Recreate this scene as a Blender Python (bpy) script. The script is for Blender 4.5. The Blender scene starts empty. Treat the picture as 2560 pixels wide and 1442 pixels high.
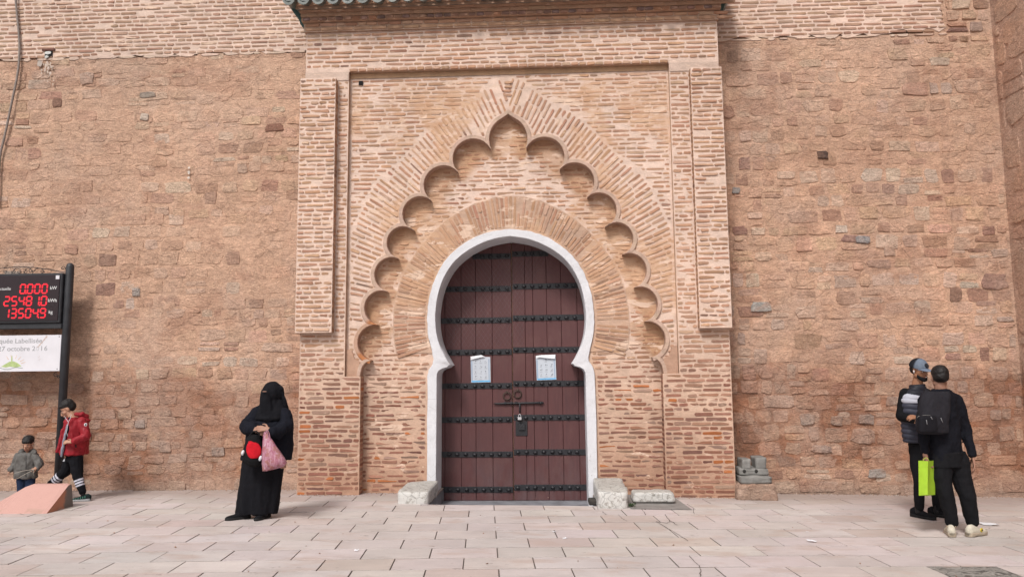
import bpy, math, random
import numpy as np
from mathutils import Vector, Matrix, noise
from mathutils.geometry import delaunay_2d_cdt

# ------------------------------------------------------------------ camera, light, exposure
sc = bpy.context.scene
FPX = 1910.0
YAW, PITCH, ROLL = 0.0475, math.atan(216 / FPX), -0.0095
cam_data = bpy.data.cameras.new('camera')
cam = bpy.data.objects.new('camera', cam_data)
sc.collection.objects.link(cam)
sc.camera = cam
cam_data.sensor_width = 36.0
cam_data.lens = 36.0 * FPX / 2560.0
cam_data.clip_end = 500
cam_data.clip_start = 0.05
CAML = Vector((0.0, -10.4, 1.6))
CAMR = Matrix.Rotation(YAW, 3, 'Z') @ Matrix.Rotation(math.pi / 2 + PITCH, 3, 'X') @ Matrix.Rotation(ROLL, 3, 'Z')
cam.matrix_world = Matrix.Translation(CAML) @ CAMR.to_4x4()

world = bpy.data.worlds.new('World')
sc.world = world
world.use_nodes = True
wt = world.node_tree
wt.nodes.clear()
SUN_EL, SUN_AZ = math.radians(48), math.radians(20)    # azimuth measured from -Y towards -X
sky = wt.nodes.new('ShaderNodeTexSky')
sky.sky_type = 'NISHITA'
sky.sun_disc = False
sky.sun_elevation = SUN_EL
sky.sun_rotation = math.pi + SUN_AZ
sky.dust_density = 4.0
sky.air_density = 1.2
hsv = wt.nodes.new('ShaderNodeHueSaturation')
hsv.inputs['Saturation'].default_value = 0.32
bg = wt.nodes.new('ShaderNodeBackground')
bg.inputs['Strength'].default_value = 0.102
wo = wt.nodes.new('ShaderNodeOutputWorld')
wt.links.new(sky.outputs[0], hsv.inputs['Color'])
wt.links.new(hsv.outputs[0], bg.inputs['Color'])
wt.links.new(bg.outputs[0], wo.inputs['Surface'])

sun_data = bpy.data.lights.new('sun', 'SUN')
sun_data.energy = 1.75
sun_data.angle = math.radians(12)
sun_data.color = (1.0, 0.95, 0.90)
sun = bpy.data.objects.new('sun', sun_data)
sc.collection.objects.link(sun)
sd = Vector((-math.sin(SUN_AZ) * math.cos(SUN_EL), -math.cos(SUN_AZ) * math.cos(SUN_EL), math.sin(SUN_EL)))
sun.location = sd * 30
sun.rotation_euler = sd.to_track_quat('Z', 'Y').to_euler()

sc.view_settings.view_transform = 'Standard'
sc.view_settings.look = 'None'
sc.view_settings.exposure = 0.42
sc.view_settings.gamma = 1.0
sc.view_settings.use_curve_mapping = False

# ------------------------------------------------------------------ helpers
COL = sc.collection
random.seed(7)
R = random.random
U = random.uniform
XC = -0.53          # middle of the gateway


def onplane(u, v, y):
    """the point of the vertical plane at depth y seen at pixel (u, v) of the 2560 px wide photograph"""
    d = CAMR @ Vector(((u - 1280) / FPX, -(v - 721) / FPX, -1))
    t = (y - CAML.y) / d.y
    return CAML + d * t


def visible(p, margin=60):
    q = CAMR.transposed() @ (Vector(p) - CAML)
    if q.z > -0.1:
        return False
    u, v = 1280 + FPX * q.x / -q.z, 721 - FPX * q.y / -q.z
    return -margin < u < 2560 + margin and -margin < v < 1442 + margin


def zg(x, y=0):
    x = max(-7.5, min(8.0, x))
    return -0.01 * x - 0.0011 * x * x


def lerp(a, b, t):
    return a + (b - a) * t


def mix3(a, b, t):
    t = max(0.0, min(1.0, t))
    return tuple(a[i] + (b[i] - a[i]) * t for i in range(3))


def sstep(a, b, x):
    t = max(0.0, min(1.0, (x - a) / (b - a)))
    return t * t * (3 - 2 * t)


def vary(c, k=0.08, h=0.02):
    f = 1 + U(-k, k)
    return tuple(max(0.003, c[i] * f * (1 + U(-h, h))) for i in range(3))


class MB:
    def __init__(s):
        s.v, s.f, s.c, s.sm = [], [], [], []

    def add(s, verts, faces, col=(1, 1, 1), smooth=False):
        b = len(s.v)
        s.v.extend(verts)
        s.f.extend([tuple(i + b for i in f) for f in faces])
        if isinstance(col, list):
            s.c.extend(col)
        else:
            s.c.extend([col] * len(verts))
        s.sm.extend([smooth] * len(faces))
        return s

    def box(s, x0, x1, y0, y1, z0, z1, col=(1, 1, 1)):
        v = [(x0, y0, z0), (x1, y0, z0), (x1, y1, z0), (x0, y1, z0), (x0, y0, z1), (x1, y0, z1), (x1, y1, z1), (x0, y1, z1)]
        return s.add(v, [(0, 3, 2, 1), (4, 5, 6, 7), (0, 1, 5, 4), (1, 2, 6, 5), (2, 3, 7, 6), (3, 0, 4, 7)], col)

    def bevbox(s, x0, x1, y0, y1, z0, z1, b=0.005, col=(1, 1, 1), smooth=False):
        """box with chamfered edges on all sides"""
        v = []
        for X, sx in ((x0, 1), (x1, -1)):
            for Y, sy in ((y0, 1), (y1, -1)):
                for Z, sz in ((z0, 1), (z1, -1)):
                    v += [(X, Y + sy * b, Z + sz * b), (X + sx * b, Y, Z + sz * b), (X + sx * b, Y + sy * b, Z)]
        f = []
        I = lambda x, y, z, k: ((x * 2 + y) * 2 + z) * 3 + k
        f += [(I(0,0,0,0), I(0,0,1,0), I(0,1,1,0), I(0,1,0,0)), (I(1,0,0,0), I(1,1,0,0), I(1,1,1,0), I(1,0,1,0))]
        f += [(I(0,0,0,1), I(1,0,0,1), I(1,0,1,1), I(0,0,1,1)), (I(0,1,0,1), I(0,1,1,1), I(1,1,1,1), I(1,1,0,1))]
        f += [(I(0,0,0,2), I(0,1,0,2), I(1,1,0,2), I(1,0,0,2)), (I(0,0,1,2), I(1,0,1,2), I(1,1,1,2), I(0,1,1,2))]
        for y in (0, 1):
            for z in (0, 1):
                f.append((I(0,y,z,1), I(1,y,z,1), I(1,y,z,2), I(0,y,z,2)))
        for x in (0, 1):
            for z in (0, 1):
                f.append((I(x,0,z,0), I(x,1,z,0), I(x,1,z,2), I(x,0,z,2)))
        for x in (0, 1):
            for y in (0, 1):
                f.append((I(x,y,0,0), I(x,y,1,0), I(x,y,1,1), I(x,y,0,1)))
        for x in (0, 1):
            for y in (0, 1):
                for z in (0, 1):
                    f.append((I(x,y,z,0), I(x,y,z,1), I(x,y,z,2)))
        return s.add(v, f, col, smooth)

    def tube(s, pts, r, n=8, col=(1, 1, 1), cap=True, smooth=True):
        pts = [Vector(p) for p in pts]
        rs = r if isinstance(r, (list, tuple)) else [r] * len(pts)
        v, f = [], []
        prev = None
        for i, p in enumerate(pts):
            a = pts[min(i + 1, len(pts) - 1)] - pts[max(i - 1, 0)]
            if a.length < 1e-9:
                a = Vector((0, 0, 1))
            a.normalize()
            if prev is None:
                u = a.orthogonal().normalized()
            else:
                u = prev - a * prev.dot(a)
                u = u.normalized() if u.length > 1e-6 else a.orthogonal().normalized()
            prev = u
            w = a.cross(u)
            for k in range(n):
                t = 2 * math.pi * k / n
                v.append(tuple(p + (u * math.cos(t) + w * math.sin(t)) * rs[i]))
        for i in range(len(pts) - 1):
            for k in range(n):
                k2 = (k + 1) % n
                f.append((i * n + k, i * n + k2, (i + 1) * n + k2, (i + 1) * n + k))
        if cap:
            f.append(tuple(range(n))[::-1])
            f.append(tuple((len(pts) - 1) * n + k for k in range(n)))
        return s.add(v, f, col, smooth)

    def ell(s, c, r, nu=12, nv=8, col=(1, 1, 1), rot=None, v0=-math.pi / 2, v1=math.pi / 2):
        if not isinstance(r, (list, tuple)):
            r = (r, r, r)
        v, f = [], []
        for j in range(nv + 1):
            b = lerp(v0, v1, j / nv)
            for i in range(nu):
                a = 2 * math.pi * i / nu
                p = Vector((r[0] * math.cos(b) * math.cos(a), r[1] * math.cos(b) * math.sin(a), r[2] * math.sin(b)))
                if rot is not None:
                    p = rot @ p
                v.append((c[0] + p.x, c[1] + p.y, c[2] + p.z))
        for j in range(nv):
            for i in range(nu):
                i2 = (i + 1) % nu
                f.append((j * nu + i, j * nu + i2, (j + 1) * nu + i2, (j + 1) * nu + i))
        return s.add(v, f, col, True)

    def loft(s, rings, col=(1, 1, 1), cap=True, smooth=True):
        n = len(rings[0])
        v = [tuple(p) for r in rings for p in r]
        f = []
        for i in range(len(rings) - 1):
            for k in range(n):
                k2 = (k + 1) % n
                f.append((i * n + k, i * n + k2, (i + 1) * n + k2, (i + 1) * n + k))
        if cap:
            f.append(tuple(range(n))[::-1])
            f.append(tuple((len(rings) - 1) * n + k for k in range(n)))
        return s.add(v, f, col, smooth)

    def mesh(s, name):
        me = bpy.data.meshes.new(name)
        me.from_pydata([tuple(p) for p in s.v], [], s.f)
        me.polygons.foreach_set('use_smooth', s.sm)
        a = me.color_attributes.new('Col', 'FLOAT_COLOR', 'POINT')
        arr = np.ones((len(s.v), 4), dtype=np.float32)
        arr[:, :3] = np.array(s.c, dtype=np.float32).reshape(-1, 3)
        a.data.foreach_set('color', arr.ravel())
        me.update()
        return me

    def build(s, name, mat, parent=None):
        return link(name, s.mesh(name), mat, parent)


def link(name, me, mat=None, parent=None):
    o = bpy.data.objects.new(name, me)
    COL.objects.link(o)
    if mat is not None:
        me.materials.clear()
        me.materials.append(mat)
    if parent is not None:
        o.parent = parent
        if parent.type == 'EMPTY' or parent.parent is not None or True:
            o.matrix_parent_inverse = world_matrix(parent).inverted()
    return o


def world_matrix(o):
    m = Matrix.LocRotScale(o.location, o.rotation_euler, o.scale)
    if o.parent is not None:
        m = world_matrix(o.parent) @ o.matrix_parent_inverse @ m
    return m


def tag(o, label=None, cat=None, group=None, kind=None):
    if label: o['label'] = label
    if cat: o['category'] = cat
    if group: o['group'] = group
    if kind: o['kind'] = kind
    return o


def thing(name, label, cat, loc=(0, 0, 0), group=None):
    o = bpy.data.objects.new(name, None)
    o.empty_display_size = 0.2
    COL.objects.link(o)
    o.location = loc
    return tag(o, label, cat, group)


# ------------------------------------------------------------------ materials
class NT:
    def __init__(s, name):
        s.m = bpy.data.materials.new(name)
        s.m.use_nodes = True
        s.t = s.m.node_tree
        s.t.nodes.clear()
        s.out = s.t.nodes.new('ShaderNodeOutputMaterial')
        s.b = s.t.nodes.new('ShaderNodeBsdfPrincipled')
        s.t.links.new(s.b.outputs[0], s.out.inputs[0])

    def n(s, t, **k):
        nd = s.t.nodes.new(t)
        for a, b in k.items():
            setattr(nd, a, b)
        return nd

    def put(s, sock, val):
        if hasattr(val, 'is_output') or hasattr(val, 'links'):
            s.t.links.new(val, sock)
        else:
            if isinstance(val, (tuple, list)) and len(val) == 3 and sock.type == 'RGBA':
                val = (*val, 1)
            sock.default_value = val

    def pos(s, scale=(1, 1, 1), off=(0, 0, 0), obj=False):
        g = s.n('ShaderNodeTexCoord').outputs['Object'] if obj else s.n('ShaderNodeNewGeometry').outputs['Position']
        m = s.n('ShaderNodeMapping')
        s.t.links.new(g, m.inputs[0])
        m.inputs['Scale'].default_value = scale
        m.inputs['Location'].default_value = off
        return m.outputs[0]

    def noise(s, scale, detail=4, rough=0.55, vec=None, dist=0.0):
        nd = s.n('ShaderNodeTexNoise')
        nd.inputs['Scale'].default_value = scale
        nd.inputs['Detail'].default_value = detail
        nd.inputs['Roughness'].default_value = rough
        nd.inputs['Distortion'].default_value = dist
        s.t.links.new(vec if vec is not None else s.pos(), nd.inputs['Vector'])
        return nd.outputs['Fac']

    def voro(s, scale, vec=None, feature='F1'):
        nd = s.n('ShaderNodeTexVoronoi', feature=feature)
        nd.inputs['Scale'].default_value = scale
        s.t.links.new(vec if vec is not None else s.pos(), nd.inputs['Vector'])
        return nd.outputs['Distance']

    def rng(s, v, a, b, c=0.0, d=1.0, smooth=False):
        nd = s.n('ShaderNodeMapRange')
        if smooth: nd.interpolation_type = 'SMOOTHSTEP'
        s.put(nd.inputs[0], v)
        for i, x in enumerate((a, b, c, d)):
            nd.inputs[1 + i].default_value = x
        return nd.outputs[0]

    def math(s, op, a, b=0.0):
        nd = s.n('ShaderNodeMath', operation=op)
        s.put(nd.inputs[0], a)
        s.put(nd.inputs[1], b)
        return nd.outputs[0]

    def mix(s, a, b, f, mode='MIX'):
        nd = s.n('ShaderNodeMix', data_type='RGBA', blend_type=mode)
        s.put(nd.inputs[0], f)
        s.put(nd.inputs[6], a)
        s.put(nd.inputs[7], b)
        return nd.outputs[2]

    def mul(s, col, val):
        """colour times a scalar socket"""
        c = s.n('ShaderNodeCombineColor')
        for i in range(3):
            s.put(c.inputs[i], val)
        return s.mix(col, c.outputs[0], 1.0, 'MULTIPLY')

    def attr(s, name='Col'):
        nd = s.n('ShaderNodeAttribute')
        nd.attribute_name = name
        return nd.outputs['Color']

    def xyz(s):
        nd = s.n('ShaderNodeSeparateXYZ')
        s.t.links.new(s.n('ShaderNodeNewGeometry').outputs['Position'], nd.inputs[0])
        return nd.outputs

    def bump(s, h, dist, strength=1.0, chain=None):
        nd = s.n('ShaderNodeBump')
        nd.inputs['Strength'].default_value = strength
        nd.inputs['Distance'].default_value = dist
        s.put(nd.inputs['Height'], h)
        if chain is not None:
            s.t.links.new(chain, nd.inputs['Normal'])
        return nd.outputs[0]

    def done(s, col, rough=0.9, normal=None, spec=0.2, metal=0.0):
        s.put(s.b.inputs['Base Color'], col)
        s.put(s.b.inputs['Roughness'], rough)
        s.b.inputs['Specular IOR Level'].default_value = spec
        s.b.inputs['Metallic'].default_value = metal
        if normal is not None:
            s.t.links.new(normal, s.b.inputs['Normal'])
        return s.m


def mat_masonry(name, wash=0.0, blotch=0.0, stain=0.0, bumpd=0.006, spots=0.0, streak=True):
    """rough fired clay / lime mortar; base colour comes from the piece's own colour attribute"""
    t = NT(name)
    c = t.attr()
    big = t.noise(0.55, 3, 0.5, t.pos((1, 1, 1.2), (3.1, 0, 1.7)))
    c = t.mul(c, t.rng(big, 0.3, 0.7, 0.90, 1.08))
    med = t.noise(7.0, 5, 0.62, t.pos((1, 1, 1.6)))
    c = t.mul(c, t.rng(med, 0.25, 0.75, 0.84, 1.14))
    fine = t.noise(48.0, 4, 0.7)
    c = t.mul(c, t.rng(fine, 0.2, 0.8, 0.86, 1.12))
    if wash:
        w = t.noise(0.75, 4, 0.6, t.pos((1, 1, 1), (11.3, 0, 4.2)), 0.6)
        w = t.rng(w, 0.47, 0.58, 0, 1, True)
        w2 = t.rng(t.noise(9, 4, 0.65, t.pos((0.7, 1, 2.4), (0, 0, 9))), 0.36, 0.56, 0.35, 1, True)
        z = t.xyz()[2]
        hz = t.rng(z, 1.3, 2.1, 0, 1, True)
        hz2 = t.rng(z, 5.5, 5.95, 1, 0, True)
        w = t.math('MULTIPLY', t.math('MULTIPLY', w, w2), t.math('MULTIPLY', hz, hz2))
        tan = t.mix((0.50, 0.30, 0.185), (0.60, 0.40, 0.27), t.rng(t.noise(5, 3), 0.35, 0.65))
        c = t.mix(c, tan, t.math('MULTIPLY', w, wash))
    if blotch:
        b = t.noise(3.4, 5, 0.62, t.pos((0.75, 1, 2.1), (5.5, 0, 0.3)), 0.4)
        b = t.rng(b, 0.60, 0.64, 0, 1, True)
        c = t.mix(c, t.mix((0.74, 0.57, 0.46), (0.64, 0.47, 0.36), med), t.math('MULTIPLY', b, blotch))
    if stain:
        z = t.xyz()[2]
        warp = t.noise(1.1, 5, 0.6, t.pos((0.7, 1, 1.0), (2.2, 0, 8.8)))
        zz = t.math('ADD', z, t.math('MULTIPLY', t.math('SUBTRACT', warp, 0.5), 1.5))
        lo = t.rng(zz, 1.40, 1.90, 1, 0, True)
        up = t.rng(zz, 0.05, 0.30, 0.25, 1, True)
        m = t.math('MULTIPLY', lo, up)
        pat = t.rng(t.noise(2.3, 5, 0.6, t.pos((1, 1, 1.3), (7, 0, 1)), 0.3), 0.34, 0.54, 0.55, 1, True)
        m = t.math('MULTIPLY', t.math('MULTIPLY', m, pat), stain)
        org = t.mix((0.33, 0.155, 0.092), (0.20, 0.11, 0.078), t.rng(t.noise(4, 4), 0.35, 0.65))
        c = t.mix(c, org, m)
        dust = t.rng(t.noise(0.8, 5, .65, t.pos((1, 1, .8), (14, 0, 3)), .5), .44, .62, 0, .5, True)
        c = t.mix(c, (0.47, 0.335, 0.265), dust)
        drk = t.rng(t.noise(1.3, 5, .7, t.pos((1, 1, 1.5), (4, 0, 13)), .5), .50, .66, 0, .48, True)
        c = t.mix(c, (0.38, 0.215, 0.15), drk)
        foot = t.rng(t.math('ADD', z, t.math('MULTIPLY', t.noise(5, 4), 0.25)), 0.06, 0.36, 0.85, 0, True)
        c = t.mix(c, t.mix((0.40, 0.275, 0.215), (0.27, 0.20, 0.165), med), t.math('MULTIPLY', foot, min(1.0, stain)))
    if spots:
        sp = t.noise(26, 3, 0.8, t.pos((1, 1, 1), (1, 2, 3)))
        c = t.mul(c, t.rng(sp, 0.60, 0.70, 1.0, 1.0 - spots, True))
        pit = t.noise(62, 4, .85, t.pos((1, 1, 1.3), (8, 2, 3)))
        where = t.rng(t.noise(3.1, 2, .5, t.pos((1, 1, 1.6), (2, 7, 3))), .46, .62, .15, 1, True)
        pm = t.math('MULTIPLY', t.rng(pit, .53, .63, 0, 1, True), where)
        c = t.mul(c, t.rng(pm, 0, 1, 1.04, .52))
        pale = t.rng(t.noise(33, 5, .8, t.pos((1, 1, 1.5), (1, 1, 9))), .58, .68, 0, .45, True)
        c = t.mix(c, (0.62, 0.50, 0.41), t.math('MULTIPLY', pale, where))
    if stain:
        wv = t.n('ShaderNodeVectorMath', operation='ADD')
        t.t.links.new(t.pos((3.3, 3.3, 5.6)), wv.inputs[0])
        nz = t.n('ShaderNodeTexNoise'); nz.inputs['Scale'].default_value = 5.0; nz.inputs['Detail'].default_value = 3
        t.t.links.new(t.pos(), nz.inputs['Vector'])
        sc3 = t.n('ShaderNodeVectorMath', operation='SCALE'); sc3.inputs[3].default_value = 0.55
        t.t.links.new(nz.outputs['Color'], sc3.inputs[0]); t.t.links.new(sc3.outputs[0], wv.inputs[1])
        ed = t.voro(1.0, wv.outputs[0], 'DISTANCE_TO_EDGE')
        fade = t.rng(t.noise(1.7, 3, .6, t.pos((1, 1, 1), (6, 6, 6))), .38, .56, 0, 1, True)
        crk = t.math('SUBTRACT', 1.0, t.math('MULTIPLY', t.rng(ed, .0, .05, 1, 0, True), fade))
        c = t.mul(c, t.rng(crk, 0, 1, .86, 1))
        rough2 = t.noise(15, 6, .75, t.pos((1, 1, 2.0), (0, 5, 0)))
        c = t.mul(c, t.rng(rough2, .32, .68, .74, 1.20))
        r3 = t.noise(38, 5, .8, t.pos((1, 1, 1.6), (0, 5, 3)))
        c = t.mul(c, t.rng(r3, .34, .66, .78, 1.18))
        med = t.math('ADD', med, t.math('MULTIPLY', crk, .2))
        med = t.math('ADD', med, t.math('MULTIPLY', rough2, .7))
    h1 = t.bump(med, bumpd * 3, 0.7)
    h2 = t.bump(t.noise(30, 5, 0.7, t.pos((1, 1, 1.8))), bumpd, 0.9, h1)
    h3 = t.bump(fine, bumpd * 0.35, 0.8, h2)
    return t.done(c, 0.94, h3, 0.12)


def mat_plain(name, col, rough=0.6, var=0.12, scale=14, bumpd=0.0, bscale=40, spec=0.3, metal=0.0, attr=False, obj=True):
    t = NT(name)
    p = t.pos(obj=obj)
    c = t.attr() if attr else None
    n1 = t.noise(scale, 5, 0.6, p)
    k = t.rng(n1, 0.3, 0.7, 1 - var, 1 + var)
    if c is None:
        rgb = t.n('ShaderNodeRGB')
        rgb.outputs[0].default_value = (*col, 1)
        c = rgb.outputs[0]
    c = t.mul(c, k)
    nm = None
    if bumpd:
        nm = t.bump(t.noise(bscale, 4, 0.6, p), bumpd, 0.8)
    return t.done(c, t.rng(n1, 0.3, 0.7, max(0.05, rough - 0.08), min(1, rough + 0.08)), nm, spec, metal)


M = {}
M['gate'] = mat_masonry('gate_masonry', wash=0.85, blotch=0.9, bumpd=0.006)
M['gate_brick'] = mat_masonry('gate_brick', wash=0.78, blotch=0.8, bumpd=0.005)
M['pier_brick'] = mat_masonry('pier_brick', wash=0.15, blotch=0.35, bumpd=0.005)
M['pier'] = mat_masonry('pier_mortar', wash=0.12, blotch=0.5, bumpd=0.006)
M['rampart'] = mat_masonry('rampart_mortar', stain=1.0, bumpd=0.010, spots=0.12)
M['stone'] = mat_masonry('rampart_stone', stain=0.62, bumpd=0.012, spots=0.40)
M['plaster'] = mat_masonry('tan_plaster', bumpd=0.005)


def mat_white():
    t = NT('whitewash')
    c = t.n('ShaderNodeRGB').outputs[0]
    c.default_value = (0.65, 0.653, 0.685, 1)
    c = t.mul(c, t.rng(t.noise(4, 5, 0.6), 0.3, 0.7, 0.93, 1.04))
    z = t.xyz()[2]
    low = t.rng(z, 0.2, 1.1, 1, 0, True)
    fl = t.rng(t.noise(22, 5, 0.7, t.pos((1, 1, .7))), 0.60, 0.66, 0, 1, True)
    c = t.mix(c, (0.40, 0.37, 0.35), t.math('MULTIPLY', fl, t.math('MULTIPLY', low, 0.8)))
    streak_ = t.rng(t.noise(7, 5, .7, t.pos((1.6, 1.6, .35), (4, 4, 0))), .58, .72, 0, .28, True)
    c = t.mix(c, (0.50, 0.47, 0.46), streak_)
    ck = t.voro(3.0, t.pos((1, 1, 1), (5, 5, 5)), 'DISTANCE_TO_EDGE')
    ckm = t.math('MULTIPLY', t.rng(ck, 0, .012, 1, 0), t.rng(t.noise(2.3, 3), .50, .60, 0, .5))
    c = t.mix(c, (0.33, 0.31, 0.30), ckm)
    nm = t.bump(t.noise(5, 4), 0.03, 0.6)
    nm = t.bump(t.noise(38, 5, 0.75), 0.006, 0.9, nm)
    return t.done(c, 0.75, nm, 0.25)


M['white'] = mat_white()


def mat_whitestone():
    t = NT('peeling_whitewashed_stone')
    c = t.mix((0.62, 0.61, 0.59), (0.50, 0.49, 0.47), t.noise(6, 4))
    nrm = t.n('ShaderNodeSeparateXYZ')
    t.t.links.new(t.n('ShaderNodeNewGeometry').outputs['Normal'], nrm.inputs[0])
    top = t.rng(nrm.outputs[2], 0.5, 0.9, 0, 1, True)
    worn = t.mix((0.36, 0.34, 0.31), (0.46, 0.44, 0.41), t.noise(9, 5, .6))
    c = t.mix(c, worn, t.math('MULTIPLY', top, 0.75))
    fl = t.rng(t.noise(14, 6, 0.75), 0.54, 0.60, 0, 1, True)
    c = t.mix(c, (0.27, 0.25, 0.22), t.math('MULTIPLY', fl, 0.75))
    cr = t.rng(t.voro(9, t.pos(), 'DISTANCE_TO_EDGE'), 0.0, 0.035, 0.55, 1)
    c = t.mul(c, cr)
    nm = t.bump(t.noise(9, 5, 0.6), 0.03, 0.7)
    nm = t.bump(t.noise(45, 5, 0.7), 0.006, 0.8, nm)
    return t.done(c, 0.85, nm, 0.2)


M['wstone'] = mat_whitestone()


def mat_paving():
    t = NT('limestone_paving')
    c = t.attr()
    c = t.mul(c, t.rng(t.noise(0.9, 5, 0.65), 0.3, 0.7, 0.86, 1.08))
    st = t.noise(6, 5, 0.65, t.pos((0.55, 2.6, 1)))
    c = t.mul(c, t.rng(st, 0.28, 0.72, 0.92, 1.06))
    pk = t.rng(t.noise(2.2, 4, 0.6, t.pos((0.7, 1.6, 1), (4, 4, 0))), 0.52, 0.68, 0, 0.6, True)
    c = t.mix(c, (0.43, 0.335, 0.295), pk)
    blk = t.rng(t.noise(11, 3, 0.7, t.pos((0.5, 1.0, 1), (9, 1, 0))), 0.665, 0.71, 0, 0.6, True)
    c = t.mix(c, (0.16, 0.125, 0.11), blk)
    gum = t.rng(t.voro(3.2, t.pos((1, 1.3, 1), (2, 7, 0))), .03, .045, .5, 0)
    c = t.mix(c, (0.17, 0.145, 0.135), gum)
    grime = t.rng(t.noise(3.5, 6, .75, t.pos((0.6, 1.3, 1), (1, 9, 0)), .4), .52, .70, 0, .42, True)
    c = t.mix(c, (0.33, 0.27, 0.245), grime)
    y = t.xyz()[1]
    dust = t.rng(t.math('ADD', y, t.math('MULTIPLY', t.noise(1.5, 4), 0.8)), -0.4, 0.7, 0, 0.75, True)
    c = t.mix(c, (0.31, 0.245, 0.215), dust)
    c = t.mul(c, t.rng(t.noise(70, 3, 0.7), 0.3, 0.7, 0.95, 1.04))
    nm = t.bump(st, 0.004, 0.6)
    nm = t.bump(t.noise(60, 4, 0.7), 0.0012, 0.7, nm)
    return t.done(c, t.rng(st, 0.3, 0.7, 0.62, 0.82), nm, 0.3)


M['paving'] = mat_paving()
M['joint'] = mat_plain('joint_dirt', (0.10, 0.08, 0.07), 0.95, 0.25, 5, 0.004, obj=False)
M['slate'] = mat_plain('threshold_slate', (0.20, 0.205, 0.225), 0.6, 0.3, 5, 0.004, obj=False)
M['cement'] = mat_plain('grey_cement', (0.235, 0.22, 0.21), 0.9, 0.18, 7, 0.006, obj=False)


def mat_wood():
    t = NT('maroon_painted_wood')
    c = t.mix((0.080, 0.033, 0.034), (0.108, 0.041, 0.041), t.noise(2.5, 4))
    c = t.mul(c, t.rng(t.noise(30, 4, 0.6, t.pos((1, 1, 0.06))), 0.3, 0.7, 0.90, 1.08))
    z = t.xyz()[2]
    dust = t.math('MULTIPLY', t.rng(z, -0.2, 0.9, 1, 0, True), t.rng(t.noise(5, 5, 0.7, t.pos((1, 1, .5))), 0.42, 0.65))
    c = t.mix(c, (0.13, 0.115, 0.125), t.math('MULTIPLY', dust, 0.32))
    runs = t.rng(t.noise(11, 5, .75, t.pos((1, 1, .12), (3, 0, 0))), .50, .72, 0, .35, True)
    c = t.mix(c, (0.055, 0.026, 0.030), runs)
    fade_ = t.rng(t.noise(3.0, 5, .7, t.pos((1, 1, .6), (9, 0, 2))), .50, .70, 0, .40, True)
    c = t.mix(c, (0.135, 0.068, 0.062), fade_)
    sc_ = t.rng(t.noise(4, 4, 0.8, t.pos((1, 1, 9))), 0.70, 0.74, 0, 0.4)
    c = t.mix(c, (0.16, 0.07, 0.06), sc_)
    nm = t.bump(t.noise(40, 4, 0.6, t.pos((1, 1, 0.05))), 0.0015, 0.7)
    return t.done(c, 0.55, nm, 0.35)


M['wood'] = mat_wood()
M['iron'] = mat_plain('black_painted_iron', (0.017, 0.017, 0.021), 0.5, 0.3, 12, 0.001, 60, 0.45)
M['rust'] = mat_plain('rusty_iron', (0.065, 0.042, 0.035), 0.65, 0.3, 30, 0.001, 80, 0.3, 0.2)
M['steel'] = mat_plain('padlock_steel', (0.55, 0.55, 0.57), 0.4, 0.06, 30, 0, 40, 0.5, 0.3)
M['post'] = mat_plain('dark_grey_paint', (0.028, 0.029, 0.034), 0.5, 0.2, 9, 0.0008, 50, 0.4)
M['screen'] = mat_plain('dark_screen', (0.022, 0.012, 0.016), 0.32, 0.1, 3, 0, 40, 0.4)
M['board'] = mat_plain('white_board', (0.66, 0.65, 0.69), 0.55, 0.05, 5, 0, 40, 0.3)
M['print_grey'] = mat_plain('faded_grey_print', (0.36, 0.36, 0.38), 0.7, 0.15, 20)
M['print_pale'] = mat_plain('worn_off_print', (0.54, 0.54, 0.56), 0.7, 0.1, 20)
M['print_white'] = mat_plain('white_print', (0.62, 0.62, 0.62), 0.6, 0.05, 20)
M['print_green'] = mat_plain('faded_green_print', (0.40, 0.50, 0.22), 0.7, 0.2, 20)
M['print_sage'] = mat_plain('faded_dark_print', (0.24, 0.30, 0.26), 0.7, 0.2, 20)
M['print_orange'] = mat_plain('faded_orange_print', (0.62, 0.40, 0.25), 0.7, 0.2, 20)
M['pink'] = None
M['cloth'] = mat_plain('dyed_cloth', (1, 1, 1), 0.88, 0.14, 22, 0.0015, 260, 0.1, attr=True)
M['nylon'] = mat_plain('shiny_nylon', (1, 1, 1), 0.6, 0.10, 12, 0.001, 120, 0.25, attr=True)
M['skin'] = mat_plain('skin', (1, 1, 1), 0.55, 0.08, 25, 0.0006, 150, 0.3, attr=True)
M['hair'] = mat_plain('black_hair', (0.012, 0.010, 0.010), 0.55, 0.3, 60, 0.003, 120, 0.3)
M['rubber'] = mat_plain('sole_rubber', (1, 1, 1), 0.7, 0.12, 30, 0.001, 60, 0.3, attr=True)
M['paper'] = mat_plain('paper', (0.66, 0.67, 0.70), 0.8, 0.05, 30)
M['glaze'] = mat_plain('green_glazed_tile', (1, 1, 1), 0.45, 0.35, 18, 0.004, 40, 0.5, attr=True, obj=False)
t_ = NT('red_led')
t_.b.inputs['Emission Color'].default_value = (1.0, 0.035, 0.06, 1)
t_.b.inputs['Emission Strength'].default_value = 0.85
M['led'] = t_.done((0.25, 0.01, 0.01), 0.4)
del t_

# ------------------------------------------------------------------ masonry tools
def yplane(y):
    """maps wall coordinates (a, b) and outward distance d to a wall facing the camera at depth y"""
    return lambda a, b, d: (a, y - d, b)


def xplane(x, sgn):
    return lambda a, b, d: (x + sgn * d, a, b)


def relief(a, b, amp, seed=0.0):
    return amp * (noise.noise(Vector((a * 5 + seed, b * 8, seed))) + 0.7 * noise.noise(Vector((a * 17, b * 23 + seed, 3.0))))


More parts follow.
